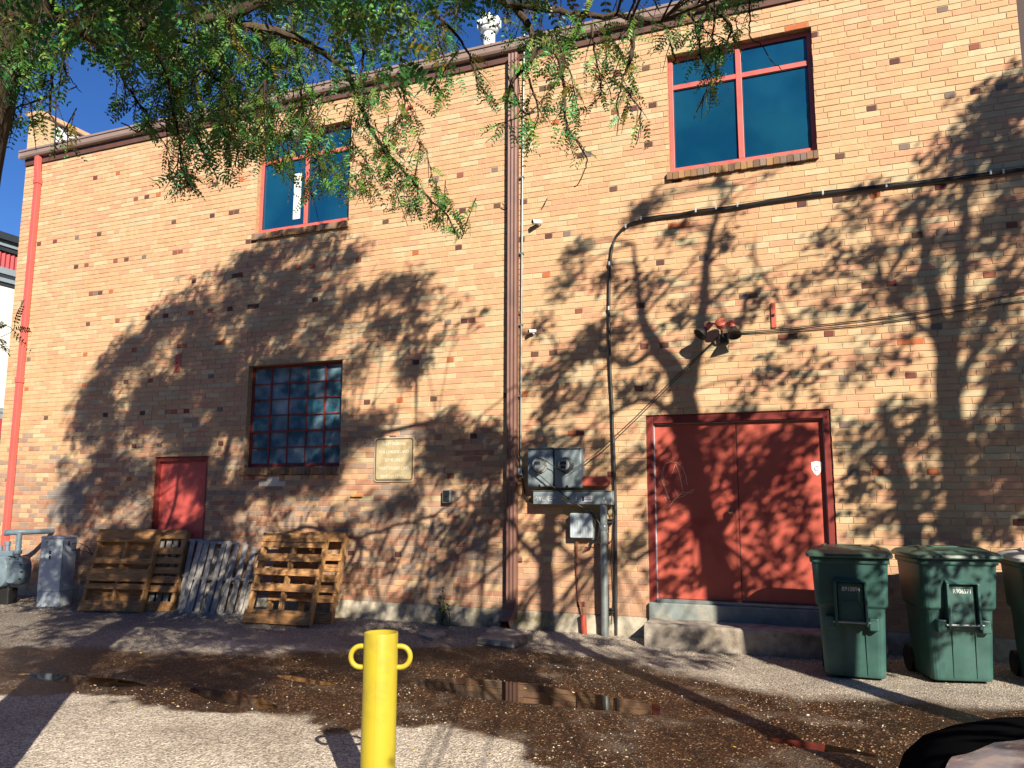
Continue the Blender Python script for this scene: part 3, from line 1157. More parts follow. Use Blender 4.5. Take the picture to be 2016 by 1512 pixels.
# ------------------------------------------------------------------ small things fixed to the wall
# anchor straps
for (u0, v0, u1, v1, lab) in ((1517, 597, 1531, 645, 'short red iron strap bolted upright above the floodlight cable'), (347, 698, 356, 732, 'narrow dark red iron strap above the narrow door')):
    xa, zt = wp(u0, v0)
    xb, zb = wp(u1, v1)
    m = MB()
    m.box(xa, xb - .01, -.02, -.004, zb, zt)
    o = m.build('wall_strap', M_REDMETAL, bevel=.004)
    tag(o, lab, 'wall strap', 'red iron straps on the wall')
    m = MB()
    T = Matrix.Translation(((xa + xb) / 2 - .005, -.02, (zt + zb) / 2)) @ Matrix.Rotation(math.pi / 2, 4, 'X')
    m.lathe([(.018, 0), (.018, .012), (.012, .018)], 6, T=T)
    m.build('bolt', M_DARK, o)
# S shaped anchor under the gutter
pts = [(814, 211), (806, 212), (800, 219), (800, 226), (806, 228), (808, 234), (805, 241), (797, 243), (793, 240)]
m = MB()
m.tube([(wp(u, v)[0], -.02, wp(u, v)[1]) for u, v in pts], .022, 8)
o = m.build('anchor_plate', M_REDMETAL, smooth=True)
tag(o, 'small S shaped red iron anchor below the gutter among leaves', 'anchor plate')

# old alley sign
xa, zt = wp(738, 862, -.02)
xb, zb = wp(814, 948, -.02)
sg = thing('alley_sign', 'faded yellowish alley parking sign with pale letters', 'sign', ((xa + xb) / 2, -.02, zb))
w_, h_ = (xb - xa) / 2, zt - zb


def rrect(w, h0, h1, r, n=5):
    p = []
    for cx, cz, a in ((w - r, h1 - r, 0), (-w + r, h1 - r, 90), (-w + r, h0 + r, 180), (w - r, h0 + r, 270)):
        for k in range(n + 1):
            t = math.radians(a + 90 * k / n)
            p.append((cx + r * math.cos(t), cz + r * math.sin(t)))
    return p


m = MB()
m.prism(rrect(w_, 0, h_, .05), 0, .006)
m.build('sign_edge', pm('sign_edge_paint', (.50, .45, .36), .5), sg)
m = MB()
m.prism(rrect(w_ - .012, .012, h_ - .012, .045), -.0015, .0)
m.build('sign_border', pm('sign_border_paint', (.13, .09, .05), .5), sg)
m = MB()
m.prism(rrect(w_ - .034, .034, h_ - .034, .03), -.003, -.0016)
m.build('sign_face', M_SIGN, sg)
for k, t in enumerate(('ALLEY PARKING', 'FOR LOADING AND', 'ZONE ONLY', 'UNATTENDED CARS', 'VEHICLES TOWED')):
    text_mesh('lettering', t, .062, M_SIGNTXT, sg, (0.0, -.004, h_ - .095 - k * .115), extrude=.0008, sx=.85)
for z in (.05, h_ - .05):
    m = MB()
    T = Matrix.Translation((0.0, -.004, z)) @ Matrix.Rotation(math.pi / 2, 4, 'X')
    m.lathe([(.007, 0), (.006, .004)], 8, T=T)
    m.build('screw', M_DARK, sg)

# mail-slot sized key box right of the sign
xa, zt = wp(872, 964, -.05)
xb, zb = wp(888, 990, -.05)
kb = thing('outlet_box', 'small grey outlet box with black face right of the sign', 'outlet box', ((xa + xb) / 2, 0, zb))
m = MB()
m.box(-(xb - xa) / 2, (xb - xa) / 2, -.07, -.002, 0, zt - zb)
m.build('box', M_GALV, kb, bevel=.006)
m = MB()
m.box(-(xb - xa) / 2 + .012, (xb - xa) / 2 - .02, -.074, -.0705, .012, zt - zb - .012)
m.build('cover', M_BLACK, kb, bevel=.002)
m = MB()
m.box(-.015, .02, -.08, -.0745, (zt - zb) / 2 - .005, (zt - zb) / 2 + .005)
m.build('hinge', M_STEEL, kb)

# loose bricks sticking out, vents
m = MB()
xa, za = wp(693, 968)
m.box(xa, xa + .19, -.035, .01, za - .075, za - .035)
o = m.build('projecting_brick', pm('orange_brick', (0.5, 0.24, 0.08), .9), bevel=.004)
tag(o, 'single orange brick jutting out of the wall below the sign', 'brick')
m = MB()
xa, za = wp(511, 940)
xb, zb = wp(562, 957)
m.box(xa, xb, -.006, -.0035, zb, zb + .07)
m.box(xa + .14, xb - .12, -.006, -.0035, zb + .0705, zb + .14)
m.build('paint_patch', pm('pale_patch_paint', (0.55, 0.50, 0.43), .8), building)
# thin conduit beside the big downspout with little fittings
cd = thing('thin_conduit', 'thin dark conduit running up beside the brown downspout', 'conduit', (0, 0, 0))
m = MB()
cpts = [(1034, 70), (1031, 300), (1030, 400), (1028.5, 620), (1027.5, 800), (1027, 925)]
m.tube([(wp(u, v)[0], -.03, wp(u, v)[1]) for u, v in cpts], .013, 8)
m.build('pipe', M_GALV, cd, smooth=True)
for u, v in ((1031, 350), (1030, 500), (1028.5, 640), (1027.5, 780)):
    x, z = wp(u, v)
    m = MB()
    m.box(x - .05, x + .018, -.046, -.005, z - .01, z + .01)
    m.build('clip', M_GALV, cd)
m = MB()
x, z = wp(1027, 928)
m.box(x - .03, x + .025, -.06, -.002, z - .05, z + .04)
m.build('end_box', M_PALEGREY, cd, bevel=.005)

# two white security cameras
for (u, v, lab) in ((1046, 438, 'upper white bullet camera with black lens by the downspout'), (1038, 653, 'lower small white camera clipped to the conduit')):
    x, z = wp(u, v, -.1)
    c_ = thing('security_camera', lab, 'camera', (x, 0, z))
    m = MB()
    k = 1.0 if v < 500 else .75
    T = Matrix.Translation((0.06 * k, -.05, 0.0)) @ Matrix.Rotation(math.radians(62), 4, 'Z') @ Matrix.Rotation(math.radians(82), 4, 'X')
    T = Matrix.Translation((0.075 * k, -.055, 0.012)) @ Vector((-0.62, -0.75, -0.10)).to_track_quat('Z', 'Y').to_matrix().to_4x4()
    m.lathe([(.02 * k, -.06), (.032 * k, -.05), (.034 * k, .07 * k), (.03 * k, .078 * k)], 16, T=T)
    m.build('body', M_WHITE, c_, smooth=True)
    m = MB()
    m.lathe([(.029 * k, .0785 * k), (.027 * k, .083 * k), (.01, .084 * k)], 16, T=T)
    m.build('lens', M_BLACK, c_, smooth=True)
    m = MB()
    m.tube([(0.09 * k, -.002, -.01), (0.085 * k, -.03, -.02), (0.075 * k, -.055, 0.0)], .012, 8)
    m.build('bracket', M_WHITE, c_, smooth=True)
    m = MB()
    m.tube([(0.06 * k, -.03, -.01), (-.02, -.03, -.04), (-.05, -.025, -.035)], .006, 6)
    m.build('wire', M_BLACK, c_)

# little bare hooks left of the conduit
for (u, v, du, dv, lb_) in ((1080, 394, -14, 18, 'bent wire hook on the sunny wall right of the downspout'), (992, 403, 10, 13, 'bent wire hook at the left edge of the downspout')):
    m = MB()
    x, z = wp(u, v)
    x2, z2 = wp(u + du, v + dv)
    m.tube([(x, -.06, z), (x2, -.002, z2)], .007, 6)
    o = m.build('wire_hook', M_DARK)
    tag(o, lb_, 'hook')

# electric meters
def meter(u0, v0, u1, v1, dial_px, lab, dark):
    xa, zt = wp(u0, v0, -.2)
    xb, zb = wp(u1, v1, -.2)
    t = thing('electric_meter', lab, 'electric meter', ((xa + xb) / 2, 0, zb), group='electric meters')
    hw, h = (xb - xa) / 2, zt - zb
    m = MB()
    m.box(-hw, hw, -.17, -.003, 0, h)
    m.build('enclosure', M_GREY, t, bevel=.008)
    m = MB()
    m.box(-hw + .012, hw - .012, -.178, -.1705, .012, h - .03)
    m.build('cover', M_GREY, t, bevel=.003)
    m = MB()
    m.box(-hw - .006, hw + .006, -.19, -.003, h + .001, h + .016)
    m.build('drip_cap', M_GALV, t, bevel=.003)
    dx, dz = wp(*dial_px, -.24)
    dx, dz = dx - (xa + xb) / 2, dz - zb
    T = Matrix.Translation((dx, -.179, dz)) @ Matrix.Rotation(math.pi / 2, 4, 'X')
    m = MB()
    m.lathe([(.10, 0), (.10, .03), (.088, .035), (.088, .085), (.078, .10)], 28, T=T)
    m.build('dial', pm('meter_dark', (.03, .035, .04), .3) if dark else pm('meter_pale', (.36, .37, .35), .3), t, smooth=True)
    m = MB()
    m.lathe([(.074, .1005), (.074, .104), (.05, .108)], 24, T=T)
    fa = m.build('face', pm('meter_face', (.30, .32, .32), .25), t, smooth=True)
    m = MB()
    m.box(dx - .045, dx + .035, -.291, -.2875, dz + .0, dz + .04)
    m.build('display', pm('meter_display', (.05, .065, .06), .2), t)
    m = MB()
    m.box(dx - .04, dx + .025, -.291, -.2875, dz - .05, dz - .012)
    m.build('plate', M_PALEGREY if not dark else M_DARK, t)
    m = MB()
    m.box(-.012, .012, -.195, -.178, -.018, .03)
    m.build('hasp', M_STEEL, t)


meter(1037, 884, 1087, 958, (1061, 915), 'left of two grey electric meters with a pale dial', False)
meter(1090, 884, 1143, 960, (1112, 915), 'right of two grey electric meters with a black dial ring', True)

xa, zt = wp(1048, 967, -.2)
xb, zb = wp(1203, 994, -.2)
tr = thing('wiring_trough', 'long grey wiring trough with stickers and scrawls below the meters', 'wiring trough', ((xa + xb) / 2, 0, zb))
hw, h = (xb - xa) / 2, zt - zb
m = MB()
m.box(-hw, hw, -.17, -.003, 0, h)
m.build('enclosure', M_GREY, tr, bevel=.006)
m = MB()
m.box(-hw + .004, hw - .004, -.176, -.1705, .006, h - .014)
m.build('cover', M_GREY, tr, bevel=.002)
m = MB()
m.box(-hw - .004, hw + .004, -.182, -.003, h + .001, h + .008)
m.build('drip_cap', M_GALV, tr)


def on(parent_loc, u, v, y):
    x, z = wp(u, v, y)
    return (x - parent_loc[0], y, z - parent_loc[2])


LOC = ((xa + xb) / 2, 0, zb)


def scrawl(px, r, mat, y=-.1775, name='scrawl', parent=None):
    m = MB()
    for line in px:
        m.tube([on(LOC, u, v, y) for u, v in line], r, 4)
    return m.build(name, mat, parent or tr)


scrawl([[(1052, 982), (1056, 978), (1058, 985), (1061, 977), (1063, 985)], [(1065, 977), (1064, 986)], [(1071, 978), (1067, 981), (1069, 986), (1073, 985)], [(1080, 977), (1076, 981), (1080, 986), (1080, 977), (1086, 978)], [(1081, 982), (1094, 980)], [(1081, 986), (1087, 986)]], .004, M_CHALK)
scrawl([[(1106, 984), (1109, 977), (1111, 984), (1105, 983)], [(1113, 977), (1116, 981), (1111, 984), (1114, 988), (1117, 985)]], .005, M_YSCRAWL, name='yellow_scrawl')
scrawl([[(1134, 978), (1133, 984), (1135, 986)], [(1131, 985), (1136, 981)]], .005, M_CHALK, name='chalk_mark')
m = MB()
a = on(LOC, 1145, 976, -.1768)
b = on(LOC, 1166, 988, -.1768)
m.box(a[0], b[0], -.1785, -.1768, b[2], a[2])
m.build('sticker', M_WHITE, tr)
m = MB()
m.box(a[0] + .004, a[0] + .035, -.1795, -.1786, b[2] + .006, a[2] - .006)
for k in range(2):
    m.box(a[0] + .045, b[0] - .008, -.1795, -.1786, b[2] + .028 + k * .026, b[2] + .036 + k * .026)
m.build('sticker_print', pm('navy_print', (.03, .03, .12), .5), tr)
m = MB()
q = [on(LOC, u, v, -.177) for u, v in ((1184, 991), (1195, 989), (1189.5, 978))]
m.prism([(p[0], p[2]) for p in q], -.1785, -.1768)
m.build('warning_triangle', M_WHITE, tr)
m = MB()
cxx = sum(p[0] for p in q) / 3
czz = sum(p[2] for p in q) / 3
m.tube([(cxx + .004, -.1795, czz + .02), (cxx - .012, -.1795, czz - .002), (cxx + .012, -.1795, czz - .004), (cxx - .004, -.1795, czz - .024)], .003, 4)
m.build('warning_mark', M_DARK, tr)

# red oval cover
xa, zt = wp(1143, 938, -.1)
xb, zb = wp(1199, 958, -.1)
m = MB()
m.prism([(x + (xa + xb) / 2, z) for x, z in rrect((xb - xa) / 2, zb, zt, (zt - zb) / 2 - .004, 8)], -.12, -.003)
o = m.build('oval_cover', M_REDMETAL, bevel=.02, seg=3)
tag(o, 'red rounded cover box on the wall right of the meters', 'cover box')
m = MB()
T = Matrix.Translation((xb - .05, -.121, (zt + zb) / 2)) @ Matrix.Rotation(math.pi / 2, 4, 'X')
m.lathe([(.008, 0), (.007, .004)], 8, T=T)
m.build('screw', M_DARK, o)

# grey telephone box
xa, zt = wp(1121, 1010, -.12)
xb, zb = wp(1166, 1060, -.12)
tb = thing('telephone_box', 'pale grey ribbed junction box with orange wires below it', 'junction box', ((xa + xb) / 2, 0, zb))
hw, h = (xb - xa) / 2, zt - zb
m = MB()
m.box(-hw + .01, hw + .02, -.05, -.003, -.02, h - .01)
m.build('back', M_GALV, tb, bevel=.004)
m = MB()
m.box(-hw, hw, -.115, -.0505, 0, h)
m.build('lid', M_PALEGREY, tb, bevel=.014, seg=3)
m = MB()
for k in range(7):
    x = -hw + .045 + k * (2 * hw - .09) / 6
    m.box(x - .006, x + .006, -.119, -.1155, .025, h - .085)
m.box(-hw + .02, hw - .02, -.119, -.1155, h - .075, h - .02)
m.build('rib', M_PALEGREY, tb)
m = MB()
for k in range(3):
    m.tube([on(((xa + xb) / 2, 0, zb), 1134 + k * 2, 1063, -.04), on(((xa + xb) / 2, 0, zb), 1134 + k, 1100, -.03), on(((xa + xb) / 2, 0, zb), 1136 + k, 1150, -.03), on(((xa + xb) / 2, 0, zb), 1138 + k * 2, 1180, -.035), on(((xa + xb) / 2, 0, zb), 1147 + k, 1210, -.06)], .004, 6)
m.build('wire', M_ORANGE, tb, smooth=True)

x, z = wp(1148, 1210, -.08)
m = MB()
m.tube([(x + .02, -.08, -.05), (x, -.08, z)], .036, 14)
o = m.build('conduit_stub', M_REDPIPE, smooth=True)
tag(o, 'short red plastic pipe standing on the ground at the wall', 'pipe')

# service mast from trough to ground
sp_ = thing('service_pipe', 'thick grey upright pipe running from the trough to the ground', 'pipe', (0, 0, 0))
x, _ = wp(1190, 1150, -.12)
m = MB()
m.tube([(x, -.12, -.05), (x, -.12, 1.0), (x, -.12, LOC[2] - .003)], .046, 16)
m.build('pipe', M_GALV, sp_, smooth=True)
for z in (.9, 1.33):
    m = MB()
    m.lathe([(.052, 0), (.056, .01), (.056, .05), (.052, .06)], 16, T=Matrix.Translation((x, -.12, z)))
    m.build('coupling', M_GALV, sp_, smooth=True)
for z in (.33, 1.42):
    m = MB()
    m.box(x - .055, x + .10, -.075, -.004, z, z + .018)
    m.box(x - .055, x + .10, -.075, -.004, z + .035, z + .05)
    m.build('clamp', M_DARK, sp_)

# heavy black cable across the wall, grey conduit below
bc = thing('power_cable', 'heavy black cable bending across the wall toward the upper right', 'cable', (0, 0, 0))
pts = [(1207, 862), (1205, 800), (1202, 740), (1200, 680), (1199, 620), (1199.5, 560), (1202, 510), (1206, 482), (1214, 463), (1226, 450), (1242, 440), (1265, 433), (1300, 428), (1340, 423), (1370, 418), (1440, 410), (1500, 399), (1600, 384), (1700, 372), (1800, 361), (1900, 350), (1990, 338), (2100, 322)]
m = MB()
P = [(wp(u, v, -.03)[0], -.03 + .004 * math.sin(i * 1.7), wp(u, v, -.03)[1]) for i, (u, v) in enumerate(pts)]
m.tube(P, .017, 8)
P2 = [(p[0], p[1] - .004, p[2] + .022 + .006 * math.sin(i * 2.3)) for i, p in enumerate(P[11:])]
m.tube(P2, .010, 8)
m.build('cable', M_BLACK, bc, smooth=True)
for u, v in ((1200, 520), (1199, 608), (1232, 446), (1262, 431), (1370, 416), (1410, 410), (1452, 405), (1620, 381), (1745, 366), (1950, 341), (1975, 339)):
    x, z = wp(u, v, -.03)
    m = MB()
    m.box(x - .010, x + .010, -.052, -.004, z - .02, z + .034)
    m.build('clip', M_PALEGREY, bc, bevel=.003)
m = MB()
x1_, z1_ = wp(1207, 862, -.03)
m.tube([(wp(u, v, -.03)[0], -.03, wp(u, v, -.03)[1]) for u, v in ((1213, 1262), (1212.5, 1150), (1212, 1000), (1207.5, 862))], .02, 10)
m.build('conduit', M_DARK, bc, smooth=True)

# loose black wires by the mast
m = MB()
for k in range(4):
    x, z = wp(1176 + k * 2, 1000, -.1)
    m.tube([(wp(u, v, -.1)[0], -.1 - .015 * k, wp(u, v, -.1)[1]) for u, v in ((1158, 1003 - k), (1170, 1012), (1176 + 2 * k, 1030), (1178 + k, 1050), (1170 + 2 * k, 1066), (1160, 1068 + 2 * k))], .006, 6)
m.tube([(wp(u, v, -.08)[0], -.08, wp(u, v, -.08)[1]) for u, v in ((1203, 998), (1208, 1012), (1205, 1040), (1203, 1110), (1206, 1180), (1203, 1230))], .006, 6)
m.tube([(wp(u, v, -.08)[0], -.08, wp(u, v, -.08)[1]) for u, v in ((1166, 1066), (1185, 1075), (1200, 1070), (1207, 1058))], .006, 6)
m.tube([(wp(u, v, -.03)[0], -.03, wp(u, v, -.03)[1]) for u, v in ((1028, 925), (1030, 950), (1034, 975), (1040, 985), (1050, 990))], .009, 6)
o = m.build('loose_wires', M_BLACK, smooth=True)
tag(o, 'tangle of loose black wires between grey box and upright pipe', 'wires')

# twin floodlight
fx, fz = wp(1420, 641, -.12)
fl = thing('floodlight', 'twin red floodlight with two black bell lamps on the wall', 'floodlight', (fx, 0, fz))
m = MB()
m.box(-.045, .075, -.05, -.002, -.20, -.09)
m.tube([(.01, -.05, -.14), (.01, -.12, -.13), (.005, -.155, -.06), (.0, -.155, -.02)], .014, 8)
m.build('bracket', M_DARK, fl, bevel=.004)
m = MB()
T = Matrix.Translation((0, -.155, .02)) @ Matrix.Rotation(math.radians(62), 4, 'X')
m.lathe([(.03, -.05), (.062, -.04), (.066, .0), (.062, .03), (.04, .042)], 24, T=T)
m.build('junction_cap', M_REDMETAL, fl, smooth=True)
for sgn in (-1, 1):
    m = MB()
    m.tube([(sgn * .06, -.155, .02), (sgn * .11, -.16, .025), (sgn * .13, -.165, .01)], .013, 8)
    m.build('arm', M_REDMETAL, fl, smooth=True)
    ax = Vector((-.58, -.42, -.72)) if sgn < 0 else Vector((.16, -.42, -.88))
    T = Matrix.Translation((sgn * .135, -.165, .012)) @ ax.to_track_quat('Z', 'Y').to_matrix().to_4x4()
    m = MB()
    m.lathe([(.02, -.03), (.036, -.02), (.04, .06), (.036, .075)], 18, T=T)
    lp = m.build('lamp_holder', M_REDMETAL, fl, smooth=True)
    m = MB()
    m.lathe([(.03, .0755), (.035, .09), (.055, .12), (.082, .17), (.088, .19), (.083, .191), (.05, .165), (.02, .15)], 24, T=T)
    m.build('lamp', M_BLACK, lp, smooth=True)

fc = thing('light_cord', 'two thin dark cords sagging from floodlight to the meters', 'cord', (0, 0, 0))
m = MB()
m.tube([(wp(u, v, y)[0], y, wp(u, v, y)[1]) for u, v, y in ((1414, 662, -.06), (1400, 676, -.03), (1330, 742, -.02), (1250, 822, -.02), (1180, 887, -.02), (1146, 913, -.22), (1126, 925, -.26), (1112, 932, -.27), (1091, 919, -.24), (1070, 904, -.28), (1056, 901, -.28))], .005, 6)
m.tube([(wp(u, v, y)[0], y, wp(u, v, y)[1]) for u, v, y in ((1412, 666, -.05), (1336, 742, -.02), (1256, 822, -.02), (1186, 889, -.02), (1147, 918, -.02))], .005, 6)
m.build('cord', M_DARK, fc, smooth=True)
m = MB()
m.tube([(wp(u, v, y)[0], y, wp(u, v, y)[1]) for u, v, y in ((1041, 916, -.25), (1062, 935, -.24), (1086, 956, -.23), (1100, 966, -.21), (1112, 976, -.21), (1140, 995, -.2), (1160, 1006, -.14), (1172, 1022, -.1))], .007, 6)
m.build('drop_cord', M_BLACK, fc, smooth=True)
fr_ = thing('wall_wires', 'pair of thin wires stapled from floodlight to the right edge', 'wires', (0, 0, 0))
m = MB()
m.tube([(wp(u, v)[0], -.02, wp(u, v)[1]) for u, v in ((1424, 658), (1450, 655), (1520, 650), (1600, 642), (1700, 631), (1800, 617), (1900, 600), (2016, 576), (2080, 562))], .006, 6)
m.tube([(wp(u, v)[0], -.02, wp(u, v)[1]) for u, v in ((1424, 660), (1452, 657), (1520, 653), (1600, 648), (1700, 640), (1800, 627), (1900, 612), (2016, 592), (2080, 580))], .006, 6)
m.build('wire', M_DARK, fr_)

# roof vent pipe
vx, vz = wp(963, 70, 1.0)
vt = thing('roof_vent', 'white vent pipe with hooded cap on the roof edge', 'vent pipe', (vx, 1.0, 8.2))
m = MB()
m.tube([(0, 0, 0), (0, 0, vz - 8.2 + .1)], .098, 20)
m.build('pipe', M_WHITE, vt, smooth=True)
m = MB()
zc = vz - 8.2 + .1
m.lathe([(.118, zc - .06), (.15, zc - .02), (.15, zc + .05), (.128, zc + .06), (.128, zc + .15), (.10, zc + .20), (.04, zc + .215)], 16)
m.box(-.085, .085, -.172, -.10, zc + .02, zc + .19)
m.box(-.182, -.10, -.075, .075, zc + .02, zc + .17)
m.box(.10, .182, -.075, .075, zc + .02, zc + .17)
m.build('hood', M_WHITE, vt, bevel=.01)

# ------------------------------------------------------------------ things on the ground
# yellow bollard
bx, by = -2.405, -6.0
bo = thing('bollard', 'bright yellow steel bollard with two looped handles', 'bollard', (bx, by, 0))
m = MB()
m.lathe([(.094, -.1), (.094, .965), (.092, .972), (.086, .972), (.086, .9)], 40)
m.build('post', M_YELLOW, bo, smooth=True)
ax = Vector((math.cos(YAW), -math.sin(YAW), 0))
for sgn in (-1, 1):
    m = MB()
    pts = []
    for k in range(13):
        t = math.radians(90 - 180 * k / 12)
        pts.append(ax * sgn * (.110 + .054 * math.cos(t)) + Vector((0, 0, .842 + .056 * math.sin(t))))
    pts = [ax * sgn * .08 + Vector((0, 0, .898))] + pts + [ax * sgn * .08 + Vector((0, 0, .786))]
    m.tube(pts, .0145, 10)
    m.build('handle', M_YELLOW, bo, smooth=True)
m = MB()
m.tube([(0.0 + .1025 * math.sin(YAW) * -0 + .03, -.0895, .966 - .02 * k) for k in range(2)] + [(.03, -.0895, .2)], .002, 4)
m.build('weld_seam', M_YELLOW, bo)


# wheeled bins
def rr_ring(w, d, z, r, dy=0.0, n=4):
    p = []
    for cx, cy, a in ((w - r, d - r, 0), (-w + r, d - r, 90), (-w + r, -d + r, 180), (w - r, -d + r, 270)):
        for k in range(n + 1):
            t = math.radians(a + 90 * k / n)
            p.append((cx + r * math.cos(t), cy + r * math.sin(t) + dy, z))
    return p


def make_bin(lab, number, loc, rz, lid_mat=M_BINLID):
    t = thing('wheeled_bin', lab, 'trash bin', loc, rz, 'green wheeled bins by the wall')
    m = MB()
    m.loft([rr_ring(.27, .29, .03, .07), rr_ring(.275, .295, .06, .07), rr_ring(.296, .325, .60, .07), rr_ring(.300, .33, .68, .07), rr_ring(.325, .352, .70, .07), rr_ring(.343, .385, 1.12, .07)])
    m.build('body', M_BIN, t, bevel=.012, seg=2)
    m = MB()
    m.loft([rr_ring(.352, .396, 1.10, .07), rr_ring(.36, .403, 1.115, .07), rr_ring(.36, .403, 1.15, .07), rr_ring(.35, .395, 1.155, .07)])
    m.build('rim', M_BIN, t, smooth=False, bevel=.005)
    # lid, slightly domed, hinged at the back
    m = MB()
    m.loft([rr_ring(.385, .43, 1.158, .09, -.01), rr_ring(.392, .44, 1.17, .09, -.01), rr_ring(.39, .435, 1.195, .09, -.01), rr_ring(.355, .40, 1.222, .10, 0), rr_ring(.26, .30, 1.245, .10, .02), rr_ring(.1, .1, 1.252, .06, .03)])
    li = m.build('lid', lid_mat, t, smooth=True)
    m = MB()
    for sx in (-1, 1):
        m.tube([(sx * .30, -.38, 1.214), (sx * .27, -.20, 1.243), (sx * .22, .05, 1.256), (sx * .22, .3, 1.235)], [.012, .016, .016, .012], 6)
    m.loft([rr_ring(.13, .10, 1.246, .03, .04), rr_ring(.12, .09, 1.262, .03, .04)])
    m.build('lid_rib', lid_mat, t, smooth=True)
    # front: centre panel framed by two cheeks and a steel grab bar
    m = MB()
    for sx in (-1, 1):
        x = sx * .135
        v = [(x - .012, -.325, .52), (x + .012, -.325, .52), (x + .012, -.30, .93), (x - .012, -.30, .93), (x - .012, -.425, .52), (x + .012, -.425, .52), (x + .012, -.43, .93), (x - .012, -.43, .93)]
        m.add(v, [(0, 1, 2, 3), (4, 7, 6, 5), (0, 4, 5, 1), (1, 5, 6, 2), (2, 6, 7, 3), (3, 7, 4, 0)])
    m.add([(-.147, -.34, .93), (.147, -.34, .93), (.147, -.43, .93), (-.147, -.43, .93), (-.147, -.35, .965), (.147, -.35, .965), (.147, -.385, .965), (-.147, -.385, .965)], [(0, 1, 2, 3), (4, 7, 6, 5), (0, 4, 5, 1), (1, 5, 6, 2), (2, 6, 7, 3), (3, 7, 4, 0)])
    m.build('cheek', M_BIN, t, bevel=.005)
    m = MB()
    m.box(-.12, .12, -.379, -.30, .545, .925)
    m.build('front_panel', M_BIN, t, bevel=.012)
    m = MB()
    m.tube([(-.09, -.379, .58), (-.088, -.379, .69), (-.06, -.379, .74), (0, -.379, .76), (.06, -.379, .74), (.088, -.379, .69), (.09, -.379, .58)], .005, 5)
    m.build('moulded_arch', M_BIN, t)
    m = MB()
    m.tube([(-.165, -.412, .555), (.165, -.412, .555)], .011, 10)
    m.build('grab_bar', M_GALV, t, smooth=True)
    for sx in (-1, 1):
        m = MB()
        m.box(min(sx * .15, sx * .235), max(sx * .15, sx * .235), -.398, -.29, .48, .60)
        m.build('grab_pocket', M_BIN, t, bevel=.012)
    for x in (-.085, .12):
        m = MB()
        m.add([(x - .006, -.332, .48), (x + .006, -.332, .48), (x + .005, -.302, .06), (x - .005, -.302, .06), (x - .004, -.30, .48), (x + .004, -.30, .48), (x + .003, -.28, .06), (x - .003, -.28, .06)], [(0, 1, 2, 3), (0, 4, 5, 1), (1, 5, 6, 2), (3, 7, 4, 0)])
        m.build('front_rib', M_BIN, t)
    if number:
        text_mesh('bin_number', number, .058, M_WHITE, t, (.005, -.3805, .86), extrude=.0008, sx=.8)
    for sx in (-1, 1):
        m = MB()
        m.tube([(sx * .24, .30, .13), (sx * .31, .30, .13)], .13, 18)
        m.build('wheel', M_BLACK, t, smooth=True)
    m = MB()
    m.tube([(-.3, .42, 1.10), (-.3, .47, 1.12), (.3, .47, 1.12), (.3, .42, 1.10)], .016, 8)
    m.build('handle', M_BIN, t)
    return t


make_bin('dark green wheeled bin marked B910894 beside the red door', 'B910894', (0.03, -1.03, 0.0), math.radians(-1))
make_bin('dark green wheeled bin marked R906571 against the brick wall', 'R906571', (0.90, -.83, 0.0), math.radians(14))
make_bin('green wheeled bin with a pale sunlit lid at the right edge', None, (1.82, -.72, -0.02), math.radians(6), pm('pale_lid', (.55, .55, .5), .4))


# pallets: x along the foot, z up the face, y into the stack
def make_pallet(lab, base, yaw, lean, w, h, mats, slats='h', widths=None, thick=.13, roll=0.0, gap_seed=1, back=True):
    rn = random.Random(gap_seed)
    t = thing('wooden_pallet', lab, 'pallet', base, yaw, 'pallets leaning on the wall')
    L = Matrix.Rotation(-lean, 4, 'X') @ Matrix.Rotation(roll, 4, 'Y')
    mh, mv = mats
    if slats == 'h':
        zs = widths or [(0, .14), (.28, .10), (.42, .10), (.56, .10), (.71, .10), (.86, .10), (h - .14, .14)]
        for k, (z, ww) in enumerate(zs):
            m = MB()
            j = rn.uniform(-.012, .012)
            m.box(0 + j, w + rn.uniform(-.015, .015), 0, .018, z, z + ww, T=L)
            m.build('deck_board', mh, t, bevel=.003)
        for k in range(3):
            x = [0.01, w / 2 - .02, w - .05][k]
            m = MB()
            m.box(x, x + .04, .0185, thick - .0185, .0, h - .01, T=L)
            m.build('stringer', mv, t, bevel=.003)
        if back:
            for z in np.linspace(0, h - .1, 5):
                m = MB()
                m.box(0, w, thick - .018, thick, z, z + .1, T=L)
                m.build('bottom_board', mh, t, bevel=.003)
    else:
        n = widths or 8
        pitch = w / n
        for k in range(n):
            m = MB()
            ww = pitch * rn.uniform(.55, .72)
            x = k * pitch + rn.uniform(-.01, .01)
            T = L @ Matrix.Translation((x, 0, 0)) @ Matrix.Rotation(rn.uniform(-.02, .02), 4, 'Y')
            m.box(0, ww, 0, .018, rn.uniform(0, .03), h - rn.uniform(0, .03), T=T)
            m.build('deck_board', mv, t, bevel=.003)
        for z in (.0, h * .46, h - .05):
            m = MB()
            m.box(0, w, .0185, thick - .0185, z, z + .045, T=L)
            m.build('stringer', mh, t, bevel=.003)
        if back:
            for k in range(5):
                x = k * (w - .1) / 4
                m = MB()
                m.box(x, x + .1, thick - .018, thick, 0, h, T=L)
                m.build('bottom_board', mv, t, bevel=.003)
    return t


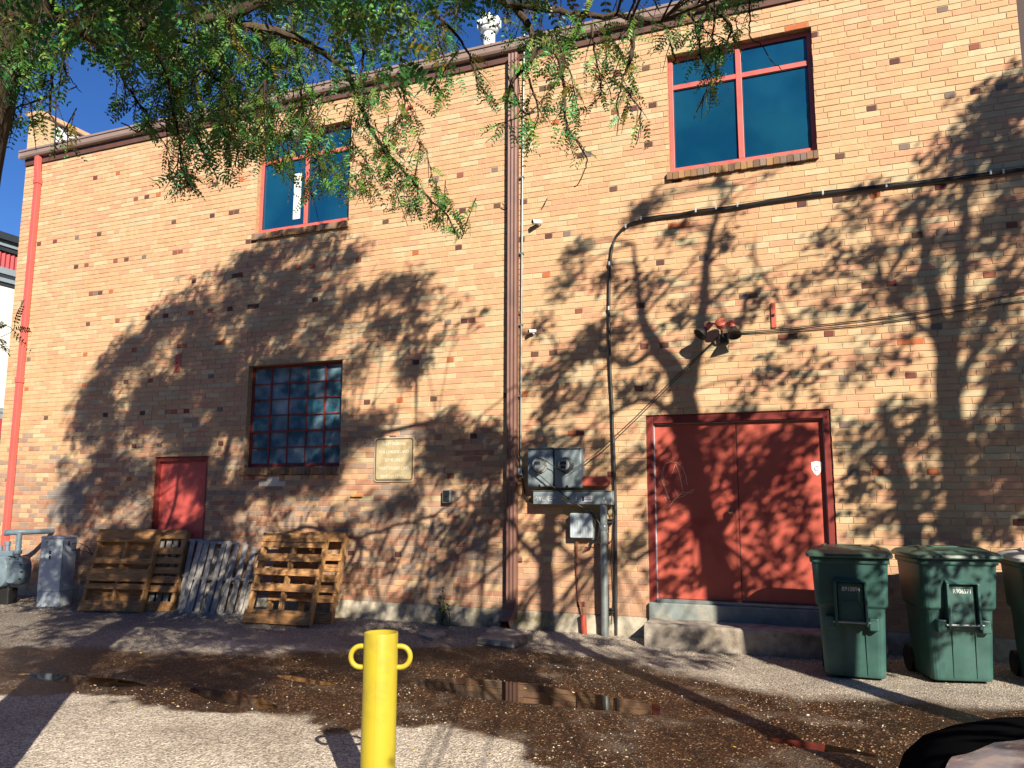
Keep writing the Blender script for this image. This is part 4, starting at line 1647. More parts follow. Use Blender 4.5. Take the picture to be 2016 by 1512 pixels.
WH, GH = (M_WOOD, M_WOODV), (M_WOODGH, M_WOODG)
P1 = make_pallet('honey brown pallet with plywood backing, front of the left stack', (-10.83, -.83, 0.02), math.radians(13.2), math.radians(17), 1.03, 1.26, WH,
                 widths=[(0, .155), (.33, .085), (.45, .19), (.72, .09), (1.06, .20)], gap_seed=3, back=False)
m = MB()
L = Matrix.Rotation(-math.radians(17), 4, 'X')
m.box(.05, .98, .112, .13, .02, 1.18, T=L)
m.build('plywood_back', M_WOOD, P1)
make_pallet('brown pallet standing behind the plywood backed pallet', (-10.46, -.58, 0.02), math.radians(13.2), math.radians(15), 1.03, 1.24, WH, gap_seed=5)
make_pallet('weathered pallet half hidden behind the brown left stack', (-10.1, -.36, 0.02), math.radians(10), math.radians(13), 1.05, 1.10, GH, slats='v', gap_seed=8)
make_pallet('weathered grey pallet with upright slats between two brown ones', (-9.18, -.50, 0.02), math.radians(9), math.radians(20), 1.06, 1.12, GH, slats='v', widths=8, gap_seed=11)
make_pallet('orange brown slatted pallet, front of the right stack', (-7.76, -.78, 0.02), math.radians(4), math.radians(18.6), 1.05, 1.27, WH,
            widths=[(0, .19), (.44, .10), (.66, .10), (.86, .11), (1.06, .07), (1.14, .13)], gap_seed=13, back=False)
make_pallet('pale brown pallet behind the right slatted pallet', (-7.60, -.55, 0.02), math.radians(4), math.radians(16.5), 1.07, 1.27, WH, gap_seed=17)

# grey utility pedestal
x, y = gp(103, 1195)
up = thing('utility_pedestal', 'tall pale grey utility pedestal beside the gas meter', 'utility box', (-11.75, -.50, 0), math.radians(14))
m = MB()
m.box(-.20, .20, -.15, .17, .24, 1.06)
m.build('cabinet', M_PALEGREY, up, bevel=.012)
m = MB()
m.box(-.205, .205, -.155, .175, 1.062, 1.10)
m.build('cap', M_PALEGREY, up, bevel=.014)
m = MB()
m.box(-.195, .195, -.145, .165, -.1, .238)
m.build('base', M_PALEGREY, up, bevel=.01)
m = MB()
m.box(-.035, .0, -.158, -.1505, .82, .87)
m.box(-.03, -.005, -.158, -.1505, .74, .80)
m.box(-.1, -.07, -.156, -.1505, 1.0, 1.02)
m.build('latch', M_DARK, up)
m = MB()
m.box(.201, .2035, -.05, .0, .95, 1.02)
m.build('side_label', pm('blue_label', (.05, .08, .2), .5), up)
m = MB()
m.box(.195, .203, -.154, -.1508, .25, 1.05)
m.build('door_seam', M_DARK, up)
m = MB()
for k in range(2):
    m.tube([(.2, .05, .98 - .1 * k), (.3, .08, .99 - .12 * k), (.42, .12, .93 - .08 * k), (.5, .16, .8)], .006, 6)
m.build('wire', M_BLACK, up)

# gas meter at the left edge
M_METER = pm('blue_grey_meter', (0.15, 0.205, 0.25), 0.42, metal=0.2, var=0.15, vscale=6, second=(0.10, 0.13, 0.15), sscale=5)
gm = thing('gas_meter', 'blue grey gas meter with a tee pipe at the wall', 'gas meter', (-12.68, -.62, 0.0), math.radians(10))
m = MB()


def ring_y(cx, cz, rx, rz_, y, n=22):
    return [(cx + rx * math.copysign(abs(math.cos(t)) ** .75, math.cos(t)), y, cz + rz_ * math.copysign(abs(math.sin(t)) ** .75, math.sin(t))) for t in [2 * math.pi * k / n for k in range(n)]]


m.loft([ring_y(-.1, .52, .17, .19, -.20), ring_y(-.1, .52, .22, .25, -.17), ring_y(-.1, .52, .24, .27, -.11), ring_y(-.1, .52, .235, .265, -.02), ring_y(-.1, .52, .235, .265, .02), ring_y(-.1, .52, .22, .25, .14), ring_y(-.1, .52, .15, .17, .18)])
m.build('body', M_METER, gm, smooth=True)
m = MB()
m.loft([ring_y(-.1, .52, .262, .292, -.035), ring_y(-.1, .52, .262, .292, -.015)])
m.build('flange', M_METER, gm)
m = MB()
m.loft([ring_y(.19, .53, .12, .18, -.16), ring_y(.19, .53, .15, .22, -.10), ring_y(.19, .53, .16, .24, .0), ring_y(.19, .53, .15, .22, .1)])
m.build('side_drum', M_METER, gm, smooth=True)
for k in range(12):
    t = 2 * math.pi * k / 12
    m = MB()
    m.box(.19 + .15 * math.cos(t) - .01, .19 + .15 * math.cos(t) + .01, -.13, -.09, .53 + .225 * math.sin(t) - .01, .53 + .225 * math.sin(t) + .01)
    m.build('bolt', M_DARK, gm)
m = MB()
m.box(-.24, .12, -.1, .08, .765, .85)
m.build('index_head', M_METER, gm, bevel=.02)
m = MB()
m.tube([(.14, -.0, .74), (.14, 0, 1.15)], .042, 14)
m.tube([(-.07, 0, .80), (-.07, 0, .98)], .04, 14)
m.tube([(-.07, 0, .94), (-.07, 0, 1.0)], .052, 6)
m.tube([(-.2, 0, .82), (-.2, 0, .93)], .035, 12)
m.build('riser', M_METER, gm, smooth=True)
m = MB()
m.lathe([(.06, .80), (.06, .86)], 8, T=Matrix.Translation((.14, 0, 0)))
m.lathe([(.052, .90), (.052, .93)], 8, T=Matrix.Translation((.14, 0, 0)))
m.build('union_nut', M_METER, gm)
m = MB()
m.tube([(-.06, -.04, 1.14), (.05, -.02, 1.145), (.14, 0, 1.15), (.20, .10, 1.15), (.26, .36, 1.15), (.27, .62, 1.15)], .045, 12)
m.lathe([(.055, 0), (.055, .04)], 10, T=Matrix.Translation((-.085, -.045, 1.14)) @ Matrix.Rotation(math.pi / 2, 4, 'Y'))
m.build('tee_pipe', M_METER, gm, smooth=True)
m = MB()
m.box(-.14, .12, -.1, .1, -.1, .26)
m.build('foot', M_BLACK, gm, bevel=.02)

# concrete splash block and flat stone
m = MB()
q = [gp(u, v) for u, v in ((938, 1268), (1010, 1277), (1052, 1262), (968, 1247))]
m.add([(x, y, 0.0) for x, y in q] + [(x, y, .07 + .01 * k) for k, (x, y) in enumerate(q)], [(0, 1, 2, 3), (4, 7, 6, 5), (0, 4, 5, 1), (1, 5, 6, 2), (2, 6, 7, 3), (3, 7, 4, 0)])
o = m.build('splash_block', M_CONC2, bevel=.012)
tag(o, 'flat pale concrete splash slab under the downspout mouth', 'splash block')
m = MB()
q = [gp(u, v) for u, v in ((822, 1252), (850, 1262), (880, 1254), (872, 1244), (845, 1243))]
m.add([(x, y, -.01) for x, y in q] + [(x, y, .035) for x, y in q], [tuple(range(5)), tuple(range(9, 4, -1))] + [(k, k + 5, (k + 1) % 5 + 5, (k + 1) % 5) for k in range(5)])
o = m.build('flat_stone', M_CONC2, bevel=.008)
tag(o, 'small flat grey stone in the gravel near the weed', 'stone')

# weed at the wall
wd = thing('weed', 'tall green weed growing at the foot of the wall', 'weed', (0, 0, 0))
wx, _ = wp(878, 1225, -.1)
m = MB()
stems = []
for k in range(9):
    a = random.uniform(-1, 1)
    hgt = random.uniform(.22, .42) if k else .52
    s0 = Vector((wx + random.uniform(-.08, .08), -.10 + random.uniform(-.06, .03), .02))
    s = [s0, s0 + Vector((a * .04, -.02, hgt * .5)), s0 + Vector((a * .10, -.03 + random.uniform(-.05, .03), hgt))]
    if k == 0:
        s = [s0, s0 + Vector((.01, 0, .26)), s0 + Vector((.0, -.01, .52))]
    stems.append(s)
    m.tube(s, [.006, .005, .002], 5)
m.build('stem', pm('weed_stem', (.10, .13, .05), .8), wd)
LV, LF, LC = [], [], []
for s in stems:
    for k in range(16):
        t = random.random()
        p = s[0].lerp(s[1], t * 2) if t < .5 else s[1].lerp(s[2], t * 2 - 1)
        d = Vector((random.uniform(-1, 1), random.uniform(-1, .4), random.uniform(-.2, .7))).normalized()
        b = d.cross(Vector((0, 0, 1))).normalized()
        L, W = random.uniform(.035, .08), random.uniform(.012, .022)
        k0 = len(LV)
        LV += [p, p + d * L * .5 + b * W, p + d * L, p + d * L * .5 - b * W]
        LF.append((k0, k0 + 1, k0 + 2, k0 + 3))
        LC.append(np.array([.07, .12, .04]) * random.uniform(.6, 1.5))
big_mesh('foliage', np.array([tuple(p) for p in LV]), LF, M_LEAF, LC, wd)

# ------------------------------------------------------------------ the parked car at the lower right: rear corner of a silver hatchback
car = thing('parked_car', 'silver car with black trim, only its corner in view', 'car', (0, 0, 0))
CAR_SECS = []


def car_ring(x, hw, ztop, zlow):
    n = 40
    p = []
    for k in range(n):
        t = 2 * math.pi * k / n
        c, q = math.cos(t), math.sin(t)
        y = (hw + .02) * math.copysign(abs(c) ** .32, c)
        z = (ztop + zlow) / 2 + (ztop - zlow) / 2 * math.copysign(abs(q) ** (.24 if q > 0 else .6), q)
        p.append((x, -7.73 + y, z))
    return p


CARX = [.07, .08, .10, .14, .20, .29, .42, .60, .85, 1.2, 1.75, 3.6, 4.1, 4.4]
CARW = [.30, .52, .66, .75, .80, .835, .86, .875, .88, .885, .89, .89, .85, .7]
CARZ = [.70, .80, .87, .94, .99, 1.025, 1.055, 1.075, 1.09, 1.10, 1.11, 1.10, 1.02, .8]
m = MB()
m.loft([car_ring(x, w, z, max(.2, .45 - x)) for x, w, z in zip(CARX, CARW, CARZ)])
m.build('body', M_CARBLACK, car, smooth=True)
# silver top panel with real thickness, following the body
m = MB()
N1, N2 = 14, 12
top, bot = [], []
for i in range(N1 + 1):
    x = .19 + (1.75 - .19) * i / N1
    hw = float(np.interp(x, [.2, .36, .6, 1.1, 1.8], [.46, .58, .64, .66, .68]))
    for j in range(N2 + 1):
        q = -1 + 2 * j / N2
        y = -7.73 + hw * q
        z = float(np.interp(x + .09 * q * q, CARX, CARZ)) - .035 * abs(q) ** 4 + .012
        top.append((x + .09 * q * q, y, z))
        bot.append((x + .09 * q * q, y, z - .05))
nn = N2 + 1
fs = [(i * nn + j, i * nn + j + 1, (i + 1) * nn + j + 1, (i + 1) * nn + j) for i in range(N1) for j in range(N2)]
m.add(top + bot, fs + [tuple(a + len(top) for a in f[::-1]) for f in fs])
m.build('bonnet', M_SILVER, car, smooth=True)
for sg_ in (-1, 1):
    m = MB()
    m.loft([[(.20 + .12 * a, -7.73 + sg_ * (.66 - .08 * a + .05 * math.cos(t)), .86 + .06 * a + .03 * math.sin(t)) for t in [2 * math.pi * k / 10 for k in range(10)]] for a in (0, .5, 1.0)])
    m.build('lamp', M_TAIL, car, smooth=True)
m = MB()
m.loft([car_ring(1.75, .74, 1.11, .7), car_ring(2.2, .66, 1.46, .8), car_ring(2.6, .64, 1.52, .8), car_ring(3.5, .62, 1.50, .8), car_ring(4.0, .70, 1.08, .8)])
m.build('cabin', M_GLASS, car, smooth=True, sub=1)
for x in (.85, 3.5):
    for y in (-8.5, -6.96):
        m = MB()
        m.tube([(x, y - .1, .31), (x, y + .1, .31)], .31, 24)
        w_o = m.build('wheel', M_BLACK, car, smooth=True)

# ------------------------------------------------------------------ neighbouring building, far left
nb = thing('neighbour_building', 'white stucco building with red corrugated band behind the left corner', 'building', (-17, 1.0, 0))
m = MB()
m.box(-9, 0, -0.0, 14, -.1, 6.36)
m.build('wall', M_STUCCO, nb)
m = MB()
m.box(-9, .12, -.12, 14.1, 7.22, 7.34)
m.box(-9, .06, -.06, 14.1, 6.62, 6.76)
m.build('cornice', M_BAND, nb)
m = MB()
m.box(-9, .20, -.2, 14.2, 7.345, 7.50)
m.box(-9, .09, -.09, 14.1, 7.12, 7.218)
m.box(-9, .04, -.04, 14.1, 6.53, 6.618)
m.box(-9, .02, -.02, 14.1, 6.362, 6.44)
m.build('dark_trim', M_BANDD, nb)
m = MB()
m.box(-9, .05, -.05, 14.1, 6.442, 6.528)
m.build('cornice', M_BAND, nb)
m = MB()
n = 260
pr = []
for k in range(n + 1):
    y = -.02 + 13.8 * k / n
    pr.append((.03 + (.025 if k % 2 else 0), y))
vs = [(x, y, 6.765) for x, y in pr] + [(x, y, 7.115) for x, y in pr]
m.add(vs, [(k, k + 1, k + 2 + n, k + 1 + n) for k in range(n)])
m.box(-9, .02, -.02, 14, 6.765, 7.115)
m.build('metal_band', M_CORR, nb)
m = MB()
m.box(-.0, .05, 0.6, 5.0, 3.42, 3.55)
m.box(-.0, .07, 0.5, 5.1, 3.552, 3.66)
m.build('awning_trim', M_BAND, nb)
m = MB()
m.box(0.002, .06, 0.62, 4.9, 3.05, 3.415)
m.build('red_panel', M_CORR, nb)
m = MB()
m.box(0.002, .03, 0.65, 4.8, 0.3, 3.045)
m.build('window', M_GLASS, nb)


# ------------------------------------------------------------------ unseen building added behind the camera to block sky light and bounce
ob = thing('sky_blocker_building', 'unseen brown brick building added behind the viewer to deepen the shade', 'building', (-2, -23.0, 0))
m = MB()
m.box(-38, 38, -10, 0, -.1, 9.6)
m.build('wall', pm('umber_brick', (0.10, 0.065, 0.05), 0.9, var=0.3, vscale=7, bump=0.3), ob)
m = MB()
m.box(-38.1, 38.1, -10.1, .12, 9.602, 9.9)
m.build('coping', M_CONC2, ob)
for k in range(9):
    m = MB()
    m.box(-33 + k * 8, -31 + k * 8, .004, .06, 5.2, 7.2)
    wq = m.build('window', M_DARKRED, ob)
    m = MB()
    m.box(-32.9 + k * 8, -31.1 + k * 8, .061, .066, 5.3, 7.1)
    m.build('pane', M_GLASS, wq)

# ------------------------------------------------------------------ trees
class Leaves:
    """compound leaves: many small leaflets along a drooping stalk, all in one crown mesh"""

    def __init__(s):
        s.P, s.D, s.S, s.L, s.W, s.C = [], [], [], [], [], []

    def compound(s, p, d, length, pairs, ll, lw, col):
        d = d.normalized()
        side = d.cross(Vector((random.uniform(-.6, .6), random.uniform(-.6, .6), 1)))
        if side.length < .05:
            side = Vector((1, 0, 0))
        side.normalize()
        side = Matrix.Rotation(random.uniform(-1.1, 1.1), 3, d) @ side
        for k in range(pairs):
            t = (k + .8) / (pairs + .3)
            q = p + d * (length * t) + Vector((0, 0, -.22 * length * t * t))
            tp = .72 + .28 * math.sin(math.pi * min(1, t + .1))
            for sg_ in (-1, 1):
                if random.random() < .06:
                    continue
                ld = (side * sg_ + d * random.uniform(.25, .5) + Vector((0, 0, random.uniform(-.35, .05)))).normalized()
                nrm = ld.cross(d)
                nrm = nrm.normalized() if nrm.length > .01 else Vector((0, 0, 1))
                wd_ = (ld.cross(nrm) + nrm * random.uniform(-.45, .45)).normalized()
                s.P.append(q)
                s.D.append(ld)
                s.S.append(wd_)
                s.L.append(ll * tp * random.uniform(.85, 1.1))
                s.W.append(lw * tp)
                s.C.append(col)
        s.P.append(p)
        s.D.append((d + Vector((0, 0, -.1))).normalized())
        s.S.append(side)
        s.L.append(length * .95)
        s.W.append(.0016)
        s.C.append(col * .8)

    def simple(s, p, d, L, W, col):
        sd = d.cross(Vector((random.uniform(-1, 1), random.uniform(-1, 1), random.uniform(-1, 1))))
        if sd.length < .02:
            return
        s.P.append(p)
        s.D.append(d)
        s.S.append(sd.normalized())
        s.L.append(L)
        s.W.append(W)
        s.C.append(col)

    def build(s, name, parent, hexa=True):
        P = np.array([tuple(p) for p in s.P])
        D = np.array([tuple(p) for p in s.D])
        S = np.array([tuple(p) for p in s.S])
        L = np.array(s.L)[:, None]
        W = np.array(s.W)[:, None]
        N = np.cross(D, S)
        n = len(P)
        if hexa:
            up = N * W * .25
            V = np.stack([P, P + D * L * .3 + S * W + up, P + D * L * .72 + S * W * .85 + up, P + D * L, P + D * L * .72 - S * W * .85 + up, P + D * L * .3 - S * W + up], 1).reshape(-1, 3)
            b = np.arange(n)[:, None] * 6
            F = np.concatenate([b + np.array([[0, 1, 2, 3]]), b + np.array([[0, 3, 4, 5]])], 1).reshape(-1, 4)
            C = np.repeat(np.array(s.C), 2, 0)
        else:
            V = np.stack([P, P + D * L * .5 + S * W, P + D * L, P + D * L * .5 - S * W], 1).reshape(-1, 3)
            F = np.arange(n * 4).reshape(n, 4)
            C = np.array(s.C)
        return big_mesh(name, V, F, M_LEAF, C, parent)


def green():
    r = random.random()
    if r < .07:
        return np.array([.26, .20, .025])
    if r < .22:
        return np.array([.15, .21, .04]) * random.uniform(.8, 1.3)
    return np.array(random.choice(([.055, .225, .07], [.12, .26, .04], [.075, .225, .05]))) * random.uniform(.6, 1.5)


def smooth_path(pts, n=4):
    """Catmull-Rom through points"""
    pts = [Vector(p) for p in pts]
    if len(pts) < 3:
        return pts
    q = [pts[0] * 2 - pts[1]] + pts + [pts[-1] * 2 - pts[-2]]
    out = []
    for i in range(1, len(q) - 2):
        for k in range(n):
            t = k / n
            a, b, c, d = q[i - 1], q[i], q[i + 1], q[i + 2]
            out.append(.5 * ((2 * b) + (c - a) * t + (2 * a - 5 * b + 4 * c - d) * t * t + (3 * b - a - 3 * c + d) * t ** 3))
    out.append(pts[-1])
    return out


def wiggle(path, amt):
    o = []
    for i, p in enumerate(path):
        k = 0 if i in (0,) else 1
        o.append(p + Vector((random.uniform(-1, 1), random.uniform(-1, 1), random.uniform(-1, 1))) * amt * k)
    return o


# --- the honey locust whose crown hangs into the picture
lt_ = thing('honey_locust_tree', 'honey locust tree at the left whose leafy branches hang before the wall', 'tree', (0, 0, 0))
wood = MB()
twig = MB()
LV_ = Leaves()
trunk_pts = smooth_path([(-4.17, -7.52, -.05), (-4.17, -7.5, .8), (-4.17, -7.5, 1.8), (-4.16, -7.49, 2.6), (-4.12, -7.48, 3.4), (-4.03, -7.45, 4.0), (-3.90, -7.40, 4.5)], 4)
rad = [.30 - .004 * k for k in range(len(trunk_pts))]
rad[0] = .38
wood.tube(trunk_pts, rad, 18)


def limb(pts, r0, r1, n=5, wig=.02):
    P = wiggle(smooth_path(pts, n), wig)
    wood.tube(P, [r1 + (r0 - r1) * (1 - k / (len(P) - 1)) ** 1.6 for k in range(len(P))], 9)
    return P


def px(*l):
    return [Vector(p3(u, v, t)) for u, v, t in l]


VIS = [  # outline of the foliage in view, photograph pixels
    (-200, -400), (2300, -400), (2300, -60), (1500, -20), (1492, 60), (1545, 132), (1500, 110), (1462, 60), (1450, 120), (1425, 190), (1372, 248), (1350, 215), (1322, 120), (1285, 180), (1275, 275), (1248, 290), (1205, 250), (1182, 215),
    (1160, 200), (1172, 300), (1135, 372), (1110, 300), (1075, 290), (1035, 335), (1008, 330), (1000, 285), (930, 280), (935, 245), (985, 215), (940, 200), (900, 160), (868, 240), (870, 320), (935, 395), (925, 450), (900, 485), (840, 440), (800, 425), (690, 400), (590, 410), (540, 340), (470, 360), (390, 392), (340, 395), (285, 352), (320, 300), (300, 270), (255, 245), (210, 225), (235, 160),
    (180, 130), (150, 105), (130, 125), (150, 190), (110, 200), (172, 285), (160, 325), (110, 290), (70, 270), (60, 230), (50, 290), (0, 290), (-200, 290)]


def leaf_ok(p, pad=0):
    u, v, z = to_px(tuple(p))
    if z < .4:
        return True
    if u < -40 or u > 2060 or v < -40 or v > 1560:
        return True
    return inpoly(float(u), float(v), VIS)


def twigs_along(path, step, tl, leaves=(2, 4), ll=.024, start=.0, drop=.35, leaf_len=(.10, .16), check=True, prob=1.0):
    acc = random.uniform(0, step)
    tot = sum((path[i + 1] - path[i]).length for i in range(len(path) - 1))
    run = 0.0
    for i in range(len(path) - 1):
        a, b = path[i], path[i + 1]
        L = (b - a).length
        d = (b - a).normalized() if L > 1e-6 else Vector((0, 0, -1))
        while acc < L:
            if (run + acc) / tot >= start and random.random() < prob:
                p = a + d * acc
                rv = Vector((random.uniform(-1, 1), random.uniform(-1, 1), random.uniform(-1, .6)))
                td = (d * .55 + rv * .8 + Vector((0, 0, -drop))).normalized()
                tlen = tl * random.uniform(.4, 1.15)
                mid = p + td * tlen * .5
                end = p + td * tlen + Vector((0, 0, -.18 * tlen))
                if not check or leaf_ok(end):
                    twig.tube([p, mid, end], [.004, .003, .0015], 4, cap=False)
                    for _ in range(random.randint(*leaves)):
                        t = random.uniform(.25, 1)
                        q = p.lerp(end, t)
                        ld = (td * .4 + Vector((random.uniform(-1, 1), random.uniform(-1, 1), random.uniform(-1.0, .2)))).normalized()
                        le = random.uniform(*leaf_len)
                        if check and not leaf_ok(q + ld * le * .8):
                            continue
                        LV_.compound(q, ld, le, random.randint(6, 9), ll * random.uniform(.8, 1.15), ll * .21, green())
            acc += step * random.uniform(.6, 1.4)
        acc -= L
        run += L


top = trunk_pts[-1]
L1 = limb([top, *px((150, 62, .285), (240, 50, .32), (420, 34, .37), (640, -28, .42), (830, -62, .45), (1000, 6, .47), (1120, 22, .49), (1230, 34, .51), (1300, 36, .52), (1360, 10, .53), (1420, -12, .54), (1520, -60, .55))], .052, .012)
L2 = limb([L1[14], *px((540, 62, .41), (620, 95, .45), (680, 140, .47), (705, 200, .49), (740, 270, .5), (790, 330, .51), (835, 380, .52), (880, 425, .52), (903, 470, .52))], .035, .006, 5, .008)
L3 = limb([top, *px((60, -90, .31), (200, -170, .36), (520, -200, .42), (900, -260, .48), (1300, -300, .52))], .07, .03)
L4 = limb([top, Vector((-4.5, -6.7, 5.3)), Vector((-5.0, -5.6, 5.7)), Vector((-5.6, -4.8, 6.2))], .07, .02)
L5 = limb([top, Vector((-3.3, -8.3, 5.6)), Vector((-2.4, -9.2, 6.1)), Vector((-1.2, -10.2, 6.5))], .08, .02)
L6 = limb([top, Vector((-3.7, -7.2, 5.3)), Vector((-3.2, -6.9, 6.3)), Vector((-2.9, -6.6, 8.0))], .13, .05)
BR = []


def br(src, pts, r0=.018, r1=.004, wig=.006):
    P = limb([src, *px(*pts)] if src is not None else px(*pts), r0, r1, 5, wig)
    BR.append(P)
    return P


BR += [L2]
br(None, [(690, 20, .47), (700, 60, .475), (715, 110, .48), (705, 170, .485)], .02, .008)
br(None, [(800, -20, .47), (792, 40, .475), (790, 110, .48), (798, 180, .485), (792, 225, .49), (780, 250, .49)], .016, .004)
br(None, [(600, -20, .45), (580, 60, .46), (590, 150, .47), (600, 230, .475), (640, 300, .48), (660, 350, .48)], .018, .004)
br(None, [(590, 240, .475), (610, 300, .48), (640, 330, .485), (665, 350, .485)], .008, .003)
br(None, [(850, 20, .48), (890, 60, .485), (920, 100, .49), (940, 160, .49), (960, 190, .49), (940, 205, .49)], .014, .004)
br(None, [(900, 100, .48), (870, 150, .485), (858, 190, .49), (868, 200, .49)], .008, .003)
br(None, [(1012, 8, .475), (1045, 60, .48), (1050, 110, .48), (1015, 150, .485), (1000, 190, .485)], .03, .012)
br(None, [(1175, -40, .48), (1150, 30, .485), (1125, 80, .49), (1105, 112, .49)], .022, .008)
br(None, [(1060, 60, .48), (1090, 95, .485), (1108, 150, .49), (1112, 205, .49), (1115, 245, .49), (1140, 285, .49), (1155, 315, .49), (1150, 340, .49), (1130, 370, .49)], .016, .0035)
br(None, [(1035, 140, .485), (1050, 180, .49), (1060, 230, .49), (1045, 270, .49), (1035, 310, .49)], .010, .003)
br(None, [(1000, 150, .485), (1030, 220, .48), (1050, 220, .48), (980, 245, .49), (945, 268, .49)], .008, .003)
br(None, [(1165, 50, .49), (1172, 110, .495), (1182, 160, .5), (1180, 190, .5), (1163, 208, .5)], .010, .003)
br(None, [(1242, 30, .51), (1245, 70, .515), (1243, 110, .515), (1232, 140, .52), (1225, 165, .52), (1250, 200, .52), (1262, 225, .52), (1252, 285, .52)], .022, .0035)
br(None, [(1225, 165, .52), (1215, 200, .52), (1218, 240, .52), (1215, 265, .52)], .008, .003)
br(None, [(1285, 38, .52), (1308, 50, .525), (1320, 85, .53), (1330, 118, .53), (1322, 122, .53)], .014, .004)
br(None, [(1345, -10, .53), (1372, 60, .53), (1380, 110, .53), (1400, 150, .53), (1385, 190, .53), (1365, 235, .53)], .010, .003)
br(None, [(1380, 0, .54), (1420, 30, .54), (1440, 60, .54), (1410, 110, .54), (1380, 150, .54)], .018, .004)
br(None, [(1478, -20, .55), (1476, 40, .55), (1478, 75, .55), (1500, 90, .55), (1520, 120, .55), (1540, 136, .55)], .007, .003)
br(L1[8], [(290, 90, .33), (330, 150, .345), (345, 230, .355), (355, 300, .36), (370, 370, .36)], .02, .004)
br(L1[10], [(420, 100, .38), (460, 180, .39), (470, 260, .395), (465, 330, .4)], .02, .004)
br(L1[12], [(520, 120, .41), (530, 200, .42), (520, 280, .42)], .016, .004)
br(L1[7], [(205, 60, .31), (225, 110, .32), (250, 170, .33), (290, 230, .34), (270, 260, .34), (240, 240, .34)], .02, .004)
br(L1[7], [(215, 20, .32), (320, 70, .35), (380, 120, .37), (430, 160, .38), (500, 200, .40)], .02, .005)
br(None, [(330, 310, .36), (335, 345, .36), (320, 356, .36), (290, 350, .36)], .004, .002)
br(None, [(60, 80, .27), (95, 120, .28), (103, 160, .285), (98, 210, .29), (110, 240, .29), (160, 280, .29)], .014, .003)
br(None, [(95, 190, .285), (70, 200, .28), (30, 215, .28), (20, 260, .28)], .008, .003)
br(None, [(120, 110, .28), (135, 150, .285), (160, 180, .285)], .006, .002)
for P in BR:
    twigs_along(P, .07, .17, (2, 3), ll=.032, start=.06, leaf_len=(.11, .19))
# sprays filling the dense mass, hung on short branchlets between the limbs
MASS = [(30, 20, 70, .235, 8), (90, 70, 50, .24, 7), (15, 90, 40, .235, 4), (170, 30, 60, .27, 10), (250, 20, 60, .30, 12),  # px centre, radius px, depth, number of branchlets
    (60, 30, 80, .30, 16), (150, 40, 60, .30, 12), (240, 60, 70, .34, 16), (320, 60, 70, .36, 18), (400, 60, 80, .38, 22), (480, 70, 80, .40, 22), (300, 140, 70, .35, 16), (380, 170, 80, .38, 22), (450, 170, 80, .40, 22),
    (340, 250, 60, .36, 12), (430, 260, 70, .39, 16), (500, 250, 60, .41, 14), (560, 60, 80, .44, 20), (560, 160, 80, .44, 18), (580, 250, 70, .46, 14), (640, 60, 70, .46, 18), (700, 60, 70, .47, 16), (660, 160, 70, .47, 14),
    (780, 60, 70, .48, 16), (840, 40, 60, .48, 10), (760, 150, 60, .48, 10), (700, 300, 60, .49, 10), (780, 290, 50, .5, 9), (820, 370, 50, .51, 10), (890, 420, 36, .52, 8), (900, 40, 40, .48, 4), (890, 130, 40, .48, 5), (1010, 30, 50, .48, 6), (1080, 60, 60, .49, 9), (1150, 60, 60, .5, 10), (1220, 60, 50, .51, 9),
    (1110, 130, 60, .49, 7), (1240, 130, 50, .52, 7), (1300, 30, 50, .52, 8), (1380, 30, 50, .53, 8), (1430, 60, 40, .54, 7), (1060, 160, 40, .49, 4), (1225, 210, 30, .52, 4), (20, 140, 60, .28, 6), (100, 230, 50, .29, 6), (700, 370, 40, .49, 5), (640, 370, 40, .48, 5), (600, 330, 50, .47, 6), (370, 340, 36, .36, 5), (545, 300, 30, .43, 4), (930, 40, 40, .5, 3)]
for u, v, r, t, n_ in MASS:
    for _ in range(int(n_ * (.8 if u < 620 else ((.5 if v < 200 else .9) if u < 860 else .45)))):
        a, q = random.uniform(0, 6.28), r * math.sqrt(random.random())
        uu, vv = u + q * math.cos(a), v + q * math.sin(a)
        p = Vector(p3(uu, vv, t + random.uniform(-.03, .03)))
        if not leaf_ok(p):
            continue
        d = Vector((random.uniform(-1, 1), random.uniform(-1, 1), random.uniform(-1.2, -.1))).normalized()
        path = [p - d * .12 + Vector((0, 0, .05)), p, p + d * .10 + Vector((0, 0, -.05))]
        twig.tube(path, [.004, .003, .002], 4, cap=False)
        twigs_along(path, .07, .11, (1, 2), ll=.032, drop=.4, leaf_len=(.11, .19))
# leaves dangling close to the lens at the left edge
for pts in ([(-60, 690, .24), (-20, 672, .24), (20, 655, .245), (30, 640, .245)], [(-40, 640, .24), (10, 640, .245), (32, 655, .245)], [(28, 648, .245), (32, 620, .245), (48, 590, .245)]):
    P = smooth_path(px(*pts), 3)
    twig.tube(P, .0016, 4)
for (u, v, du, dv) in ((30, 640, 16, -48), (24, 655, 38, 26), (30, 650, 32, -8), (2, 665, 14, 20), (-8, 645, 20, -14), (0, 680, 20, 12), (-20, 660, 30, 20)):
    p = Vector(p3(u, v, .245))
    q = Vector(p3(u + du, v + dv, .245))
    LV_.compound(p, (q - p), (q - p).length, 7, .020, .0045, np.array([.02, .045, .015]))  # leaf colour darkened to give a shaded, backlit silhouette

# --- upper crown, above the picture: fills the volume over the limbs
SHADE = [(120, 1010), (128, 830), (215, 700), (330, 595), (385, 560), (425, 650), (432, 520), (560, 470), (620, 462), (690, 470), (720, 560), (790, 545), (860, 590), (930, 640), (905, 700), (810, 730), (770, 800), (950, 800), (1000, 930), (960, 1010), (900, 1100), (700, 1130), (300, 1135)]
SHW = [wp(u, v) for u, v in SHADE]


